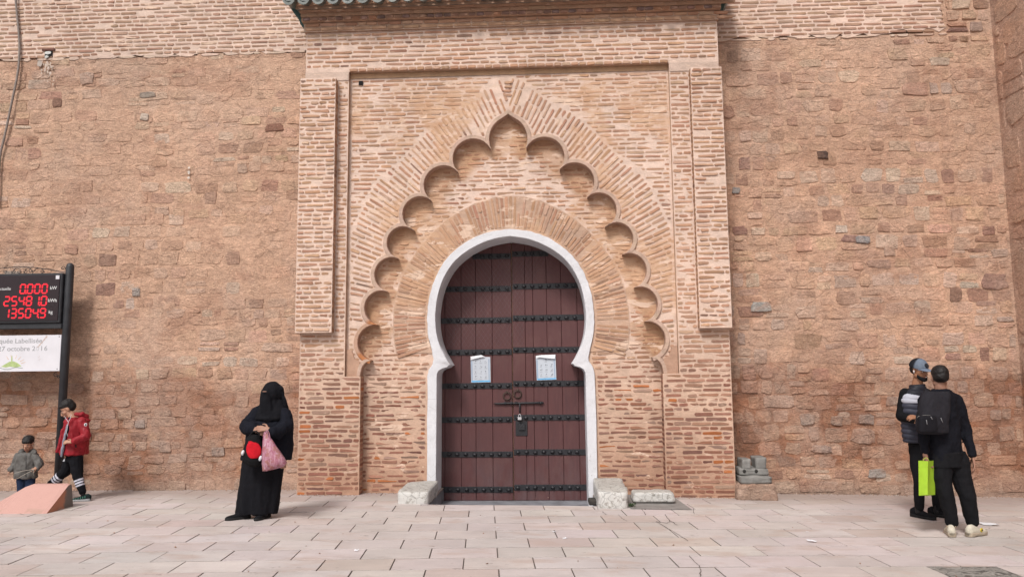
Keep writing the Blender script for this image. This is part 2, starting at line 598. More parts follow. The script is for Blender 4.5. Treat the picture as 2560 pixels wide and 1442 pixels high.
def wall_grid(mb, to3, a0, a1, b0, b1, step, amp, colf, seed=0.0, d0=0.0):
    na, nb = max(1, int((a1 - a0) / step)), max(1, int((b1 - b0) / step))
    v, c = [], []
    for j in range(nb + 1):
        for i in range(na + 1):
            a, b = lerp(a0, a1, i / na), lerp(b0, b1, j / nb)
            e = 0 if i in (0, na) or j in (0, nb) else 1
            v.append(to3(a, b, d0 + e * relief(a, b, amp, seed)))
            c.append(colf(a, b))
    f = [(j * (na + 1) + i, j * (na + 1) + i + 1, (j + 1) * (na + 1) + i + 1, (j + 1) * (na + 1) + i) for j in range(nb) for i in range(na)]
    mb.add(v, f, c, True)


def inside(poly, a, b):
    r = False
    n = len(poly)
    for i in range(n):
        x0, y0 = poly[i]
        x1, y1 = poly[(i + 1) % n]
        if (y0 > b) != (y1 > b) and a < x0 + (b - y0) * (x1 - x0) / (y1 - y0):
            r = not r
    return r


def inside_np(poly, A, B):
    r = np.zeros(A.shape, bool)
    n = len(poly)
    for i in range(n):
        x0, y0 = poly[i]
        x1, y1 = poly[(i + 1) % n]
        if y0 == y1:
            continue
        hit = ((y0 > B) != (y1 > B)) & (A < x0 + (B - y0) * (x1 - x0) / (y1 - y0))
        r ^= hit
    return r


def region_mesh(mb, to3, polys, step, amp, colf, seed=0.0):
    """a displaced surface filling the even-odd area of polys"""
    pts, edges = [], []
    for p in polys:
        b = len(pts)
        pts += [Vector(q) for q in p]
        edges += [(b + i, b + (i + 1) % len(p)) for i in range(len(p))]
    nb = len(pts)
    xs = [p.x for p in pts]
    ys = [p.y for p in pts]
    ga, gb = np.meshgrid(np.arange(min(xs) + step, max(xs), step), np.arange(min(ys) + step, max(ys), step))
    rng = np.random.RandomState(3)
    ga = (ga + rng.uniform(-.3, .3, ga.shape) * step).ravel()
    gb = (gb + rng.uniform(-.3, .3, gb.shape) * step).ravel()
    ins = np.zeros(ga.shape, bool)
    for p in polys:
        ins ^= inside_np(p, ga, gb)
    # keep clear of the outline
    for p in polys:
        for i in range(len(p)):
            x0, y0 = p[i]
            x1, y1 = p[(i + 1) % len(p)]
            L2 = (x1 - x0) ** 2 + (y1 - y0) ** 2 + 1e-12
            t = np.clip(((ga - x0) * (x1 - x0) + (gb - y0) * (y1 - y0)) / L2, 0, 1)
            ins &= np.hypot(ga - x0 - t * (x1 - x0), gb - y0 - t * (y1 - y0)) > step * 0.35
    pts += [Vector((a, b)) for a, b in zip(ga[ins], gb[ins])]
    vo, _, fo, vorig, _, _ = delaunay_2d_cdt(pts, edges, [], 0, 1e-5)
    V = np.array([(p.x, p.y) for p in vo])
    F = np.array([f for f in fo])
    cen = V[F].mean(axis=1)
    ok = np.zeros(len(F), bool)
    for p in polys:
        ok ^= inside_np(p, cen[:, 0], cen[:, 1])
    F = F[ok]
    border = [any(o < nb for o in vorig[i]) for i in range(len(V))]
    v, c = [], []
    for i, (a, b) in enumerate(V):
        v.append(to3(a, b, 0 if border[i] else relief(a, b, amp, seed)))
        c.append(colf(a, b))
    faces = []
    for f in F:
        a, b, cc = V[f]
        if (b[0] - a[0]) * (cc[1] - a[1]) - (b[1] - a[1]) * (cc[0] - a[0]) < 0:
            f = f[::-1]
        faces.append(tuple(int(k) for k in f))
    mb.add(v, faces, c, True)


def skirt(mb, path, y0, y1, col, closed=False, smooth=False):
    """faces running back from the outline of an opening"""
    n = len(path)
    v = [(a, y0, b) for a, b in path] + [(a, y1, b) for a, b in path]
    f = [(i, (i + 1) % n, n + (i + 1) % n, n + i) for i in range(n if closed else n - 1)]
    mb.add(v, f, col, smooth)


def brick(to3, ca, cb, ang, L, H, d, col, rough=1.0):
    """one weathered brick with an uneven outline; returns a builder"""
    hl, hh = L / 2, H / 2
    r = min(hh * 0.75, 0.014)
    j = 0.0035 * rough
    o = [(-hl + r, -hh), (U(-.3, .3) * hl, -hh), (hl - r, -hh), (hl, -hh + r * .7), (hl, hh - r * .7), (hl - r, hh), (U(-.3, .3) * hl, hh), (-hl + r, hh), (-hl, hh - r * .7), (-hl, -hh + r * .7)]
    o = [(x + U(-j, j), y + U(-j, j)) for x, y in o]
    ca_, sa_ = math.cos(ang), math.sin(ang)
    ta, tb = U(-.004, .004) * rough, U(-.003, .003) * rough
    v = []
    for x, y in o:
        v.append(to3(ca + x * ca_ - y * sa_, cb + x * sa_ + y * ca_, -0.012))
    for x, y in o:
        x2, y2 = x * (1 - .003 / hl), y * (1 - .004 / hh)
        v.append(to3(ca + x2 * ca_ - y2 * sa_, cb + x2 * sa_ + y2 * ca_, d + ta * x / hl + tb * y / hh))
    n = 10
    f = [(i, (i + 1) % n, n + (i + 1) % n, n + i) for i in range(n)] + [tuple(range(n, 2 * n))]
    return MB().add(v, f, col)


def crossings(polys, b):
    xs = []
    for p in polys:
        n = len(p)
        for i in range(n):
            x0, y0 = p[i]
            x1, y1 = p[(i + 1) % n]
            if (y0 > b) != (y1 > b):
                xs.append(x0 + (b - y0) * (x1 - x0) / (y1 - y0))
    xs.sort()
    return [(xs[i], xs[i + 1]) for i in range(0, len(xs) - 1, 2)]


def isect(A, B):
    return [(max(a, c), min(b, d)) for a, b in A for c, d in B if min(b, d) > max(a, c)]


def brick_field(out, to3, polys, b0, b1, pitch, colf, dr=(0.003, 0.010), Ls=0.245, Hs=0.0375, miss=0.05, margin=0.006, rough=1.0, header=0.3, wave=0.0):
    n = int(round((b1 - b0) / pitch))
    pitch = (b1 - b0) / n
    for k in range(n):
        b = b0 + (k + .5) * pitch
        iv = isect(isect(crossings(polys, b - Hs * .5), crossings(polys, b)), crossings(polys, b + Hs * .5))
        hdr = R() < header
        for a0, a1 in iv:
            a0 += margin; a1 -= margin
            a = a0 - U(0, Ls * 0.9)
            while a < a1:
                L = (Ls * .48 if (hdr and R() < .8) or R() < .12 else Ls) * U(.88, 1.10)
                s, e = max(a, a0), min(a + L, a1)
                a += L + U(.010, .022)
                if e - s < .035 or R() < miss:
                    continue
                H = Hs * U(.82, 1.14)
                cb = b + U(-.003, .003) + (wave * math.sin((s + e) * .9 + k * .4) if wave else 0)
                out.append((brick(to3, (s + e) / 2, cb, U(-.008, .008), e - s, H, U(*dr), colf((s + e) / 2, b), rough), (e - s) * H, to3((s + e) / 2, b, 0)))


def emit(pieces, name, mat, parent, limit=300, stuffname=None, prefer_visible=True):
    """the largest pieces become parts of their own, the rest one joined part"""
    pieces = [p for p in pieces if p[0] is not None]
    sc_ = [(p[1] / max(0.5, (Vector(p[2]) - CAML).length) ** 2 * (1 if visible(p[2], 20) else 0.01), i) for i, p in enumerate(pieces)]
    sc_.sort(reverse=True)
    big = set(i for s, i in sc_[:limit])
    rest = MB()
    for i, p in enumerate(pieces):
        if i in big:
            p[0].build(name, mat, parent)
        else:
            rest.add(p[0].v, p[0].f, p[0].c)
            rest.sm[-len(p[0].f):] = p[0].sm
    if rest.v:
        tag(rest.build(stuffname or name + 's', mat, parent), kind='stuff')


def rubble_stone(to3, ca, cb, w, h, d, col, ang=0.0):
    n = 11
    pw = U(.20, .52)
    ring = []
    for i in range(n):
        t = 2 * math.pi * (i + .5 + U(-.26, .26)) / n
        x = math.copysign(abs(math.cos(t)) ** pw, math.cos(t)) * w / 2
        y = math.copysign(abs(math.sin(t)) ** pw, math.sin(t)) * h / 2
        k = U(.82, 1.08)
        ring.append((x * k, y * k))
    ca_, sa_ = math.cos(ang), math.sin(ang)
    v = []
    ta, tb = U(-.25, .25) * d, U(-.35, .35) * d
    for sc2, dd in ((1.0, -.014), (.96, d * .85), (.74, d)):
        for x, y in ring:
            x2, y2 = x * sc2, y * sc2
            e = dd + (ta * x / w + tb * y / h) * 2 + (U(-.12, .12) * d if dd > 0 else 0)
            v.append(to3(ca + x2 * ca_ - y2 * sa_, cb + x2 * sa_ + y2 * ca_, e))
    f = []
    for k in (0, 1):
        for i in range(n):
            i2 = (i + 1) % n
            f.append((k * n + i, k * n + i2, (k + 1) * n + i2, (k + 1) * n + i))
    v.append(to3(ca, cb, d * U(.85, 1.1)))
    f += [(2 * n + i, 2 * n + (i + 1) % n, 3 * n) for i in range(n)]
    return MB().add(v, f, col, False)


def rubble_field(out, to3, a0, a1, b0, b1, colf, hr=(.15, .22), wr=(.19, .42), dr=(.008, .022), skip=0.08, test=None, buried=None):
    b = b0
    while b < b1 - .06:
        h = min(U(*hr), b1 - b)
        tilt = U(-.012, .012)
        a = a0 - U(0, .2)
        while a < a1:
            w = U(*wr) * (1.25 if R() < .15 else 1)
            s, e = max(a, a0), min(a + w, a1)
            a += w
            if e - s < .08:
                continue
            ca, cb = (s + e) / 2, b + h / 2 + tilt * (s - a0) + .022 * math.sin(s * 2.3 + b)
            if test and not test(ca, cb):
                continue
            if R() < skip:
                continue
            bury = buried(ca, cb) if buried else 0
            gap = U(.010, .030)
            if R() < .16 and h > .15:
                hh = h * U(.42, .58)
                sub = [(ca, cb - h / 2 + hh / 2, e - s, hh), (ca, cb + hh / 2, e - s, h - hh)]
            elif R() < .10 and e - s > .3:
                m = (e - s) * U(.4, .6)
                sub = [(s + m / 2, cb, m, h), (s + (e - s + m) / 2, cb, e - s - m, h)]
            else:
                sub = [(ca, cb, e - s, h)]
            for x, y, ww, h2 in sub:
                x += U(-.01, .01); y += U(-.008, .008)
                k = U(.86, 1.06)
                W, H = (ww - gap) * U(.90, 1.03), (h2 - gap * .8) * k
                if W < .05 or H < .035:
                    continue
                d = U(*dr) * (1 - .62 * bury)
                out.append((rubble_stone(to3, x, y, W, H, d, colf(x, y, bury), U(-.05, .05)), W * H, to3(x, y, 0)))
        b += h


# ------------------------------------------------------------------ pavement
PA = 0.085
ca_, sa_ = math.cos(PA), math.sin(PA)
PITX0, PITX1, PITY = -1.53, 0.56, -0.74        # sunk threshold in front of the door


def rowcoord(x, y):
    return x * ca_ + y * sa_, -x * sa_ + y * ca_      # along, across (across measured from the camera foot)


def rowpoint(a, r):
    return a * ca_ - r * sa_, a * sa_ + r * ca_


base = MB()


def ground_rect(mb, x0, x1, y0, y1, nx, ny, dz):
    v = [(lerp(x0, x1, i / nx), lerp(y0, y1, j / ny), zg(lerp(x0, x1, i / nx)) + dz) for j in range(ny + 1) for i in range(nx + 1)]
    f = [(j * (nx + 1) + i, j * (nx + 1) + i + 1, (j + 1) * (nx + 1) + i + 1, (j + 1) * (nx + 1) + i) for j in range(ny) for i in range(nx)]
    mb.add(v, f, (1, 1, 1))


ground_rect(base, -90, -8, -90, 60, 1, 1, -.010)
ground_rect(base, -8, PITX0, -90, 60, 12, 1, -.010)
ground_rect(base, PITX0, PITX1, -90, PITY, 4, 1, -.010)
ground_rect(base, PITX0, PITX1, 0.72, 60, 4, 1, -.010)
ground_rect(base, PITX1, 9, -90, 60, 12, 1, -.010)
ground_rect(base, 9, 90, -90, 60, 1, 1, -.010)
pavement = base.build('pavement', M['joint'])
tag(pavement, kind='structure')


def clip_poly(poly, nx, ny, c):
    """keep the part where nx*x + ny*y <= c"""
    out = []
    for i in range(len(poly)):
        p, q = poly[i], poly[(i + 1) % len(poly)]
        dp, dq = nx * p[0] + ny * p[1] - c, nx * q[0] + ny * q[1] - c
        if dp <= 0:
            out.append(p)
        if dp * dq < 0:
            t = dp / (dp - dq)
            out.append((p[0] + (q[0] - p[0]) * t, p[1] + (q[1] - p[1]) * t))
    return out


def slab(poly, col):
    n = len(poly)
    cx, cy = sum(p[0] for p in poly) / n, sum(p[1] for p in poly) / n
    dz, tx, ty = U(-.0015, .0015), U(-.0025, .0025), U(-.003, .003)
    v = []
    for inset, z in ((0, -.022), (0, -.004), (.004, 0.0)):
        for x, y in poly:
            L = math.hypot(x - cx, y - cy)
            k = 1 - inset / max(L, .01)
            X, Y = cx + (x - cx) * k, cy + (y - cy) * k
            v.append((X, Y, zg(X) + z + dz + tx * (X - cx) + ty * (Y - cy)))
    f = []
    for k in (0, 1):
        f += [(k * n + i, k * n + (i + 1) % n, (k + 1) * n + (i + 1) % n, (k + 1) * n + i) for i in range(n)]
    f.append(tuple(range(2 * n, 3 * n)))
    dk = (0.22, 0.185, 0.165)
    return MB().add(v, f, [dk] * (2 * n) + [col] * n)


MAT_PATCH = [(3.14, -3.70), (4.35, -3.60), (4.45, -4.35), (3.28, -4.42)]
slabs = []
ROW = 0.393
for r in range(-12, 34):
    r0 = -3.793 + (r - 9) * ROW          # joints measured from the photograph
    off = 0.141 if r % 2 == 1 else 0.438
    span = 11 if r < 20 else 9
    for k in range(-18, 16):
        a0 = off + k * .6035
        gj = .0036
        gr = .0075
        poly = [rowpoint(a0 + gj, r0 + gr), rowpoint(a0 + .6035 - gj, r0 + gr), rowpoint(a0 + .6035 - gj, r0 + ROW - gr), rowpoint(a0 + gj, r0 + ROW - gr)]
        cx, cy = sum(p[0] for p in poly) / 4, sum(p[1] for p in poly) / 4
        if cy > 0.62 or cy < -12.5 or abs(cx) > 10:
            continue
        if r == 8 and abs(a0 - 2.86) < .08:
            MAT_PATCH = [poly[3], poly[2], poly[1], poly[0]]
            continue
        pieces = []
        xs, ys = [p[0] for p in poly], [p[1] for p in poly]
        if max(ys) > PITY and max(xs) > PITX0 and min(xs) < PITX1:
            a = clip_poly(poly, 1, 0, PITX0); b = clip_poly(poly, -1, 0, -PITX1)
            c = clip_poly(clip_poly(clip_poly(poly, -1, 0, -PITX0 - .002), 1, 0, PITX1 - .002), 0, 1, PITY)
            pieces = [q for q in (a, b, c) if len(q) > 2]
        else:
            pieces = [poly]
        tone = R()
        col = mix3((0.545, 0.492, 0.478), (0.50, 0.445, 0.43), tone)
        if R() < .12: col = mix3(col, (0.47, 0.39, 0.355), .7)
        col = vary(col, .05, .02)
        for q in pieces:
            A = abs(sum(q[i][0] * q[(i + 1) % len(q)][1] - q[(i + 1) % len(q)][0] * q[i][1] for i in range(len(q)))) / 2
            if A < .002:
                continue
            mx, my = sum(p[0] for p in q) / len(q), sum(p[1] for p in q) / len(q)
            slabs.append((slab(q, col), A * (.3 if my > .45 else 1), (mx, my, zg(mx))))
emit(slabs, 'paving_slab', M['paving'], pavement, 300, 'paving_slabs')

# the sunk threshold before the door
pit = MB()
pit.add([(PITX0, PITY, -.19), (PITX1, PITY, -.19), (PITX1, .74, -.17), (PITX0, .74, -.17)], [(0, 1, 2, 3)])
pit.add([(PITX0, PITY, -.19), (PITX0, .74, -.17), (PITX0, .74, .0), (PITX0, PITY, .0)], [(0, 1, 2, 3)])
pit.add([(PITX1, PITY, -.19), (PITX1, .74, -.17), (PITX1, .74, -.02), (PITX1, PITY, -.02)], [(3, 2, 1, 0)])
pit.add([(PITX0, PITY, -.19), (PITX1, PITY, -.19), (PITX1, PITY, -.012), (PITX0, PITY, -.001)], [(0, 1, 2, 3)])
tag(pit.build('sunken_threshold', M['slate'], None), kind='structure')

# ------------------------------------------------------------------ rampart walls
STM = (0.565, 0.362, 0.258)      # salmon clay mortar


def stm_col(a, b):
    return mix3(STM, (0.585, 0.388, 0.283), sstep(4.5, 6.8, b))


def stone_col(a, b, bury):
    q = R()
    lowk = 1 - sstep(0.8, 3.6, b)
    if q < .52: c = vary(stm_col(a, b), .12, .04)
    elif q < .70: c = vary((0.42, 0.25, 0.18), .12, .04)
    elif q < .86: c = vary((0.60, 0.44, 0.34), .09, .04)
    elif q < .96: c = vary((0.30, 0.18, 0.14), .22, .05)
    else: c = vary((0.53, 0.43, 0.36), .12, .03)
    if R() < .06 + .42 * lowk:
        c = mix3(c, vary((0.46, 0.365, 0.305), .2, .03), U(.3, .8))
    return mix3(c, stm_col(a, b), bury)


def brick_upper(a, b):
    return vary(random.choice([(0.43, 0.275, 0.20), (0.40, 0.255, 0.18), (0.46, 0.31, 0.235), (0.385, 0.23, 0.165)]), .07, .03)


MORT_TOP = (0.68, 0.52, 0.435)
WY = 0.5

lw = thing('rampart_wall', 'rough reddish stone wall left of the gateway with a brick upper band', 'wall', (-6.2, WY, 0))
toL = yplane(WY)
SPL = 6.48


def split_l(a):
    return SPL + .035 * math.sin(a * 2.1) + .02 * math.sin(a * 5.3)


g = MB()
wall_grid(g, toL, -9.6, -3.40, -.3, SPL - .02, .026, .0065, stm_col, 1.3)
core = MB()
core.box(-9.6, -3.40, WY + .02, WY + 1.3, -.3, 9.2, (.4, .25, .18))
core.build('wall_core', M['rampart'], lw)
g.build('clay_mortar', M['rampart'], lw)
g = MB()
jl = [(lerp(-9.6, -3.41, i / 70), SPL + U(-.035, .03)) for i in range(71)]
region_mesh(g, lambda a, b, d: (a, WY - .010 - d, b), [jl + [(-3.41, 9.0), (-9.6, 9.0)]], .06, .004, lambda a, b: MORT_TOP, 5.3)
g.build('lime_mortar', M['gate'], lw)


def bury_l(a, b):
    k = noise.noise(Vector((a * .7 + 4, b * .7, 2.0))) * .95 + .10 + .52 * sstep(1.2, 2.8, b)
    return max(0.0, min(0.97, k + U(-.42, .30)))


st = []
rubble_field(st, toL, -9.5, -3.42, .0, SPL - .03, stone_col, buried=bury_l, dr=(.003, .013), skip=.04)
emit(st, 'stone', M['stone'], lw, 300, 'stones')
br = []
brick_field(br, lambda a, b, d: (a, WY - .012 - d, b), [[(-9.5, SPL), (-3.42, SPL), (-3.42, 8.9), (-9.5, 8.9)]], SPL + .005, 8.9, .0645, brick_upper, dr=(.002, .007), miss=.05, wave=.004)
emit(br, 'brick', M['gate_brick'], lw, 200, 'bricks')

rw = thing('rampart_wall', 'rough reddish stone wall right of the gateway behind the two standing men', 'wall', (4.4, WY, 0))
g = MB()
wall_grid(g, toL, 2.40, 6.50, -.35, 6.47, .026, .0075, stm_col, 7.7)
wall_grid(g, toL, 5.50, 6.50, 6.47, 9.0, .04, .008, stm_col, 7.7)
g.build('clay_mortar', M['rampart'], rw)
core = MB()
core.box(2.40, 6.50, WY + .02, WY + 1.3, -.35, 9.2, (.4, .25, .18))
core.build('wall_core', M['rampart'], rw)
g = MB()
jr = [(lerp(2.41, 5.72, i / 40), 6.47 + U(-.04, .03) + (.05 if i > 32 else 0)) for i in range(41)] + [(5.80 + U(-.12, .10), 6.55 + i * .10) for i in range(24)]
region_mesh(g, lambda a, b, d: (a, WY - .010 - d, b), [jr + [(5.8, 9.0), (2.41, 9.0)]], .06, .004, lambda a, b: MORT_TOP, 6.3)
g.build('lime_mortar', M['gate'], rw)


def bury_r(a, b):
    k = noise.noise(Vector((a * .7 + 9, b * .7, 5.0))) * .95 + .06 + .48 * sstep(3.0, 4.8, b) * (1 if a < 5.4 else .4)
    return max(0.0, min(0.97, k + U(-.40, .32)))


st = []
rubble_field(st, toL, 2.42, 6.46, -.06, 6.44, stone_col, buried=bury_r, dr=(.003, .015), hr=(.14, .24), wr=(.18, .40), skip=.03)
rubble_field(st, toL, 5.82, 6.46, 6.44, 8.9, stone_col, dr=(.010, .03))
emit(st, 'stone', M['stone'], rw, 300, 'stones')
br = []
brick_field(br, lambda a, b, d: (a, WY - .012 - d, b), [[(2.42, 6.47), (5.60, 6.47)] + [(p[0] + .03, p[1]) for p in jr[41:]] + [(5.83, 8.9), (2.42, 8.9)]], 6.475, 8.9, .0645, brick_upper, dr=(.002, .008), miss=.04, wave=.004)
emit(br, 'brick', M['gate_brick'], rw, 200, 'bricks')
# ragged edge of lime plaster where brick meets rubble
for par, xa, xb, yy in ((lw, -9.0, -3.5, SPL), (rw, 2.5, 5.8, 6.46)):
    g = MB()
    x = xa
    while x < xb:
        w = U(.08, .40)
        h = U(.012, .035)
        n = 8
        v = [(x + w / 2 + math.cos(2 * math.pi * i / n) * w / 2 * U(.8, 1.1), WY - .002, yy - .01 + math.sin(2 * math.pi * i / n) * h * U(.6, 1.2)) for i in range(n)]
        v += [(p[0] * .9 + (x + w / 2) * .1, WY - .013 - U(0, .003), p[2] * .9 + yy * .1) for p in v[:n]]
        g.add(v, [(i, (i + 1) % n, n + (i + 1) % n, n + i) for i in range(n)] + [tuple(range(n, 2 * n))], vary((0.60, 0.46, 0.375), .06))
        x += w * U(.6, 1.6)
    tag(g.build('plaster_edge', M['gate'], par), kind='stuff')

# flank wall running towards the camera on the far right
fw = thing('buttress_wall', 'smoothly rendered pinkish flank wall at the far right edge, meeting the rubble wall', 'wall', (6.47, 0, 0))
toF = xplane(6.475, -1)
g = MB()
wall_grid(g, toF, -9, .5, -.4, 9.0, .07, .010, lambda a, b: mix3((0.53, 0.33, 0.24), (0.50, 0.315, 0.235), b / 8), 2.2)
g.build('clay_mortar', M['rampart'], fw)
core = MB()
core.box(6.50, 7.7, -9, .5, -.4, 9.2, (.4, .25, .18))
core.build('wall_core', M['rampart'], fw)
st = []
rubble_field(st, toF, -8.9, .44, -.1, 8.9, lambda a, b, k: mix3(vary(random.choice([(0.53, 0.32, 0.23), (0.51, 0.33, 0.25), (0.48, 0.29, 0.21)]), .06), STM, .3), hr=(.32, .46), wr=(.35, .75), dr=(.006, .014), skip=.1)
emit(st, 'stone', M['stone'], fw, 150, 'stones')

# ------------------------------------------------------------------ the gateway
gw = thing('gateway', 'tall brick gateway with a many-lobed arch over a white horseshoe arch', 'gateway', (XC, 0.2, 0))


def S(pts):
    return [(XC + a, b) for a, b in pts]


def arc3(p, q, r, n=10):
    """points of the circle arc from p through q to r (ends included), with its centre and radius"""
    ax, ay = p; bx, by = q; cx, cy = r
    d = 2 * (ax * (by - cy) + bx * (cy - ay) + cx * (ay - by))
    ux = ((ax * ax + ay * ay) * (by - cy) + (bx * bx + by * by) * (cy - ay) + (cx * cx + cy * cy) * (ay - by)) / d
    uy = ((ax * ax + ay * ay) * (cx - bx) + (bx * bx + by * by) * (ax - cx) + (cx * cx + cy * cy) * (bx - ax)) / d
    r_ = math.hypot(ax - ux, ay - uy)
    t0, t1, t2 = math.atan2(ay - uy, ax - ux), math.atan2(by - uy, bx - ux), math.atan2(cy - uy, cx - ux)
    while t1 > t0: t1 -= 2 * math.pi
    while t2 > t1: t2 -= 2 * math.pi
    return [(ux + r_ * math.cos(lerp(t0, t2, i / n)), uy + r_ * math.sin(lerp(t0, t2, i / n))) for i in range(n + 1)], (ux, uy), r_


def smooth_path(pts, n=4):
    out = []
    for i in range(len(pts) - 1):
        p0, p1, p2, p3 = [Vector(pts[max(0, min(len(pts) - 1, k))]) for k in (i - 1, i, i + 1, i + 2)]
        for j in range(n):
            t = j / n
            q = 0.5 * ((2 * p1) + (p2 - p0) * t + (2 * p0 - 5 * p1 + 4 * p2 - p3) * t * t + (3 * p1 - p0 - 3 * p2 + p3) * t ** 3)
            out.append(tuple(q))
    out.append(tuple(pts[-1]))
    return out


CUSP = [(.252, 4.77), (.716, 4.45), (1.097, 4.053), (1.333, 3.625), (1.562, 3.235), (1.712, 2.775), (1.838, 2.308), (1.922, 1.82)]
EXT = [(.690, 4.850), (1.125, 4.45), (1.435, 4.02), (1.685, 3.565), (1.855, 3.125), (1.985, 2.67), (2.095, 2.15)]
lobes = []                      # right half, from the apex down
top_half = smooth_path([(0, 5.265), (.07, 5.215), (.155, 5.16), (.225, 5.075), (.262, 4.97), (.268, 4.88), (.252, 4.77)], 3)
lobes.append((top_half, (0, 4.93), .285))
for i in range(7):
    # clockwise from the upper cusp over the outer side to the lower cusp
    lobes.append(arc3(CUSP[i], EXT[i], CUSP[i + 1], 14))
foot = smooth_path([(1.922, 1.82), (1.985, 1.79), (2.035, 1.735), (2.058, 1.67), (2.07, 1.60)], 3)
lobes.append((foot, (1.90, 1.62), .15))
rimR = []
for L in lobes:
    rimR += L[0][:-1]
rimR.append(foot[-1])
rimL = [(-a, b) for a, b in rimR]
RIM = rimL[::-1] + rimR[1:]      # from left foot over the apex to right foot

FRONT = [(-2.90, 6.56), (2.96, 6.56), (2.955, -.25), (2.05, -.25), (2.05, 1.60), (2.27, 1.60), (2.27, 5.93), (-2.27, 5.93), (-2.27, 1.60), (-2.05, 1.60), (-2.05, -.25), (-2.90, -.25)]
PANEL = [(-2.27, 5.93), (2.27, 5.93), (2.27, 1.60)] + RIM[::-1] + [(-2.27, 1.60)]
FO = [(1.165, -.25), (1.16, .7), (1.155, 1.60), (1.14, 1.68), (1.085, 1.76), (1.072, 1.83), (1.09, 1.92), (1.13, 2.06), (1.155, 2.22), (1.163, 2.38), (1.15, 2.58), (1.11, 2.79), (1.035, 2.99), (.94, 3.165), (.80, 3.325), (.57, 3.49), (.29, 3.60), (0, 3.64)]
FI = [(1.035, -.25), (1.03, .7), (1.025, 1.58), (1.022, 1.625), (.995, 1.672), (.945, 1.70), (.885, 1.715), (.868, 1.735), (.842, 1.748), (.880, 1.81), (.93, 1.90), (.985, 2.02), (1.025, 2.16), (1.045, 2.32), (1.043, 2.50), (1.01, 2.72), (.95, 2.91), (.86, 3.08), (.74, 3.225), (.54, 3.37), (.28, 3.485), (0, 3.535)]


def both(h):
    return [(-a, b) for a, b in h] + h[::-1][1:]


FOUT, FIN = both(FO), both(FI)
TYMP = RIM + [(2.07, 1.5), (2.07, -.25), (-2.07, -.25), (-2.07, 1.5)]


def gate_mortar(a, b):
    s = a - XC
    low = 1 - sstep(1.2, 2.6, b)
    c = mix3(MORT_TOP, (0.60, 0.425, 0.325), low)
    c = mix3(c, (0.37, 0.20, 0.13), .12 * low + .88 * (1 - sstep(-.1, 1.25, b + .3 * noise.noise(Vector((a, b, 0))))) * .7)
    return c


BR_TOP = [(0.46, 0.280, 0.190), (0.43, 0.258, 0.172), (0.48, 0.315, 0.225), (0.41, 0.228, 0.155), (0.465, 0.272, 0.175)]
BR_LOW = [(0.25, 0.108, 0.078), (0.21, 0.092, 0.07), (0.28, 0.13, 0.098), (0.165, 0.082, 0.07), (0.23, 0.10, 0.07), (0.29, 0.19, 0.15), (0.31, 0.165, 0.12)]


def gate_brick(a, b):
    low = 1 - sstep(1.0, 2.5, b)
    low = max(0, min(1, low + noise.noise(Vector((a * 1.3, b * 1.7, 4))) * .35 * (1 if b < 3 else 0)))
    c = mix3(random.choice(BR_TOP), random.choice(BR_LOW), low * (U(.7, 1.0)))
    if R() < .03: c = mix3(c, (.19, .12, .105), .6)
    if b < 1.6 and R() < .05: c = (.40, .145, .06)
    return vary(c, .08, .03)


toA, toP, toB, toPil = yplane(0.0), yplane(0.08), yplane(0.20), yplane(-0.13)
PB = 0.0635



def infill_brown(a, b):
    """amount of browner tone towards the upper outer side of each lobe"""
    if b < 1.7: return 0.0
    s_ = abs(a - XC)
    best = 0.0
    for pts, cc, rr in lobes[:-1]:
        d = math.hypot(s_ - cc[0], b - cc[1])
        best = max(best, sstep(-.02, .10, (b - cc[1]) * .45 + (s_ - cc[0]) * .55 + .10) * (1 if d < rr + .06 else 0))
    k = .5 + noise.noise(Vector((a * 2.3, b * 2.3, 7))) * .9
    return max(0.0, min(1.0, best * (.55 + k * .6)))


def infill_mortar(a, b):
    return mix3(gate_mortar(a, b), (0.47, 0.285, 0.175), infill_brown(a, b))


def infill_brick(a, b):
    return mix3(gate_brick(a, b), vary((0.40, 0.215, 0.13), .1), infill_brown(a, b) * .8)


# mortar bodies
g = MB()
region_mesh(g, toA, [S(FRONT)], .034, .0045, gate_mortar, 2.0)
skirt(g, S([(-2.90, -.25), (-2.90, 6.56)]), 0, .52, MORT_TOP)
skirt(g, S([(2.96, 6.56), (2.955, -.25)]), 0, .52, MORT_TOP)
skirt(g, S([(2.27, 1.60), (2.27, 5.93), (-2.27, 5.93), (-2.27, 1.60)]), 0, .09, (0.47, 0.32, 0.23))
skirt(g, S([(-2.27, 1.60), (-2.05, 1.60), (-2.05, -.25)]), 0, .21, (0.45, 0.28, 0.2))
skirt(g, S([(2.05, -.25), (2.05, 1.60), (2.27, 1.60)]), 0, .21, (0.45, 0.28, 0.2))
g.build('masonry_front', M['pier'], gw)
g = MB()
region_mesh(g, toP, [S(PANEL)], .034, .0045, gate_mortar, 4.0)
g.build('arch_panel', M['gate'], gw)
g = MB()
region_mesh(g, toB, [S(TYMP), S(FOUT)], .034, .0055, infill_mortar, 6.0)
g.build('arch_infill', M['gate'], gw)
core = MB()
core.box(XC - 2.89, XC + 2.94, .74, 1.6, -.4, 7.4, (.4, .25, .18))
core.box(XC - 2.89, XC - 1.2, .22, .74, -.4, 7.4, (.4, .25, .18))
core.box(XC + 1.2, XC + 2.94, .22, .74, -.4, 7.4, (.4, .25, .18))
core.box(XC - 1.2, XC + 1.2, .22, .74, 3.7, 7.4, (.4, .25, .18))
core.build('masonry_core', M['pier'], gw)
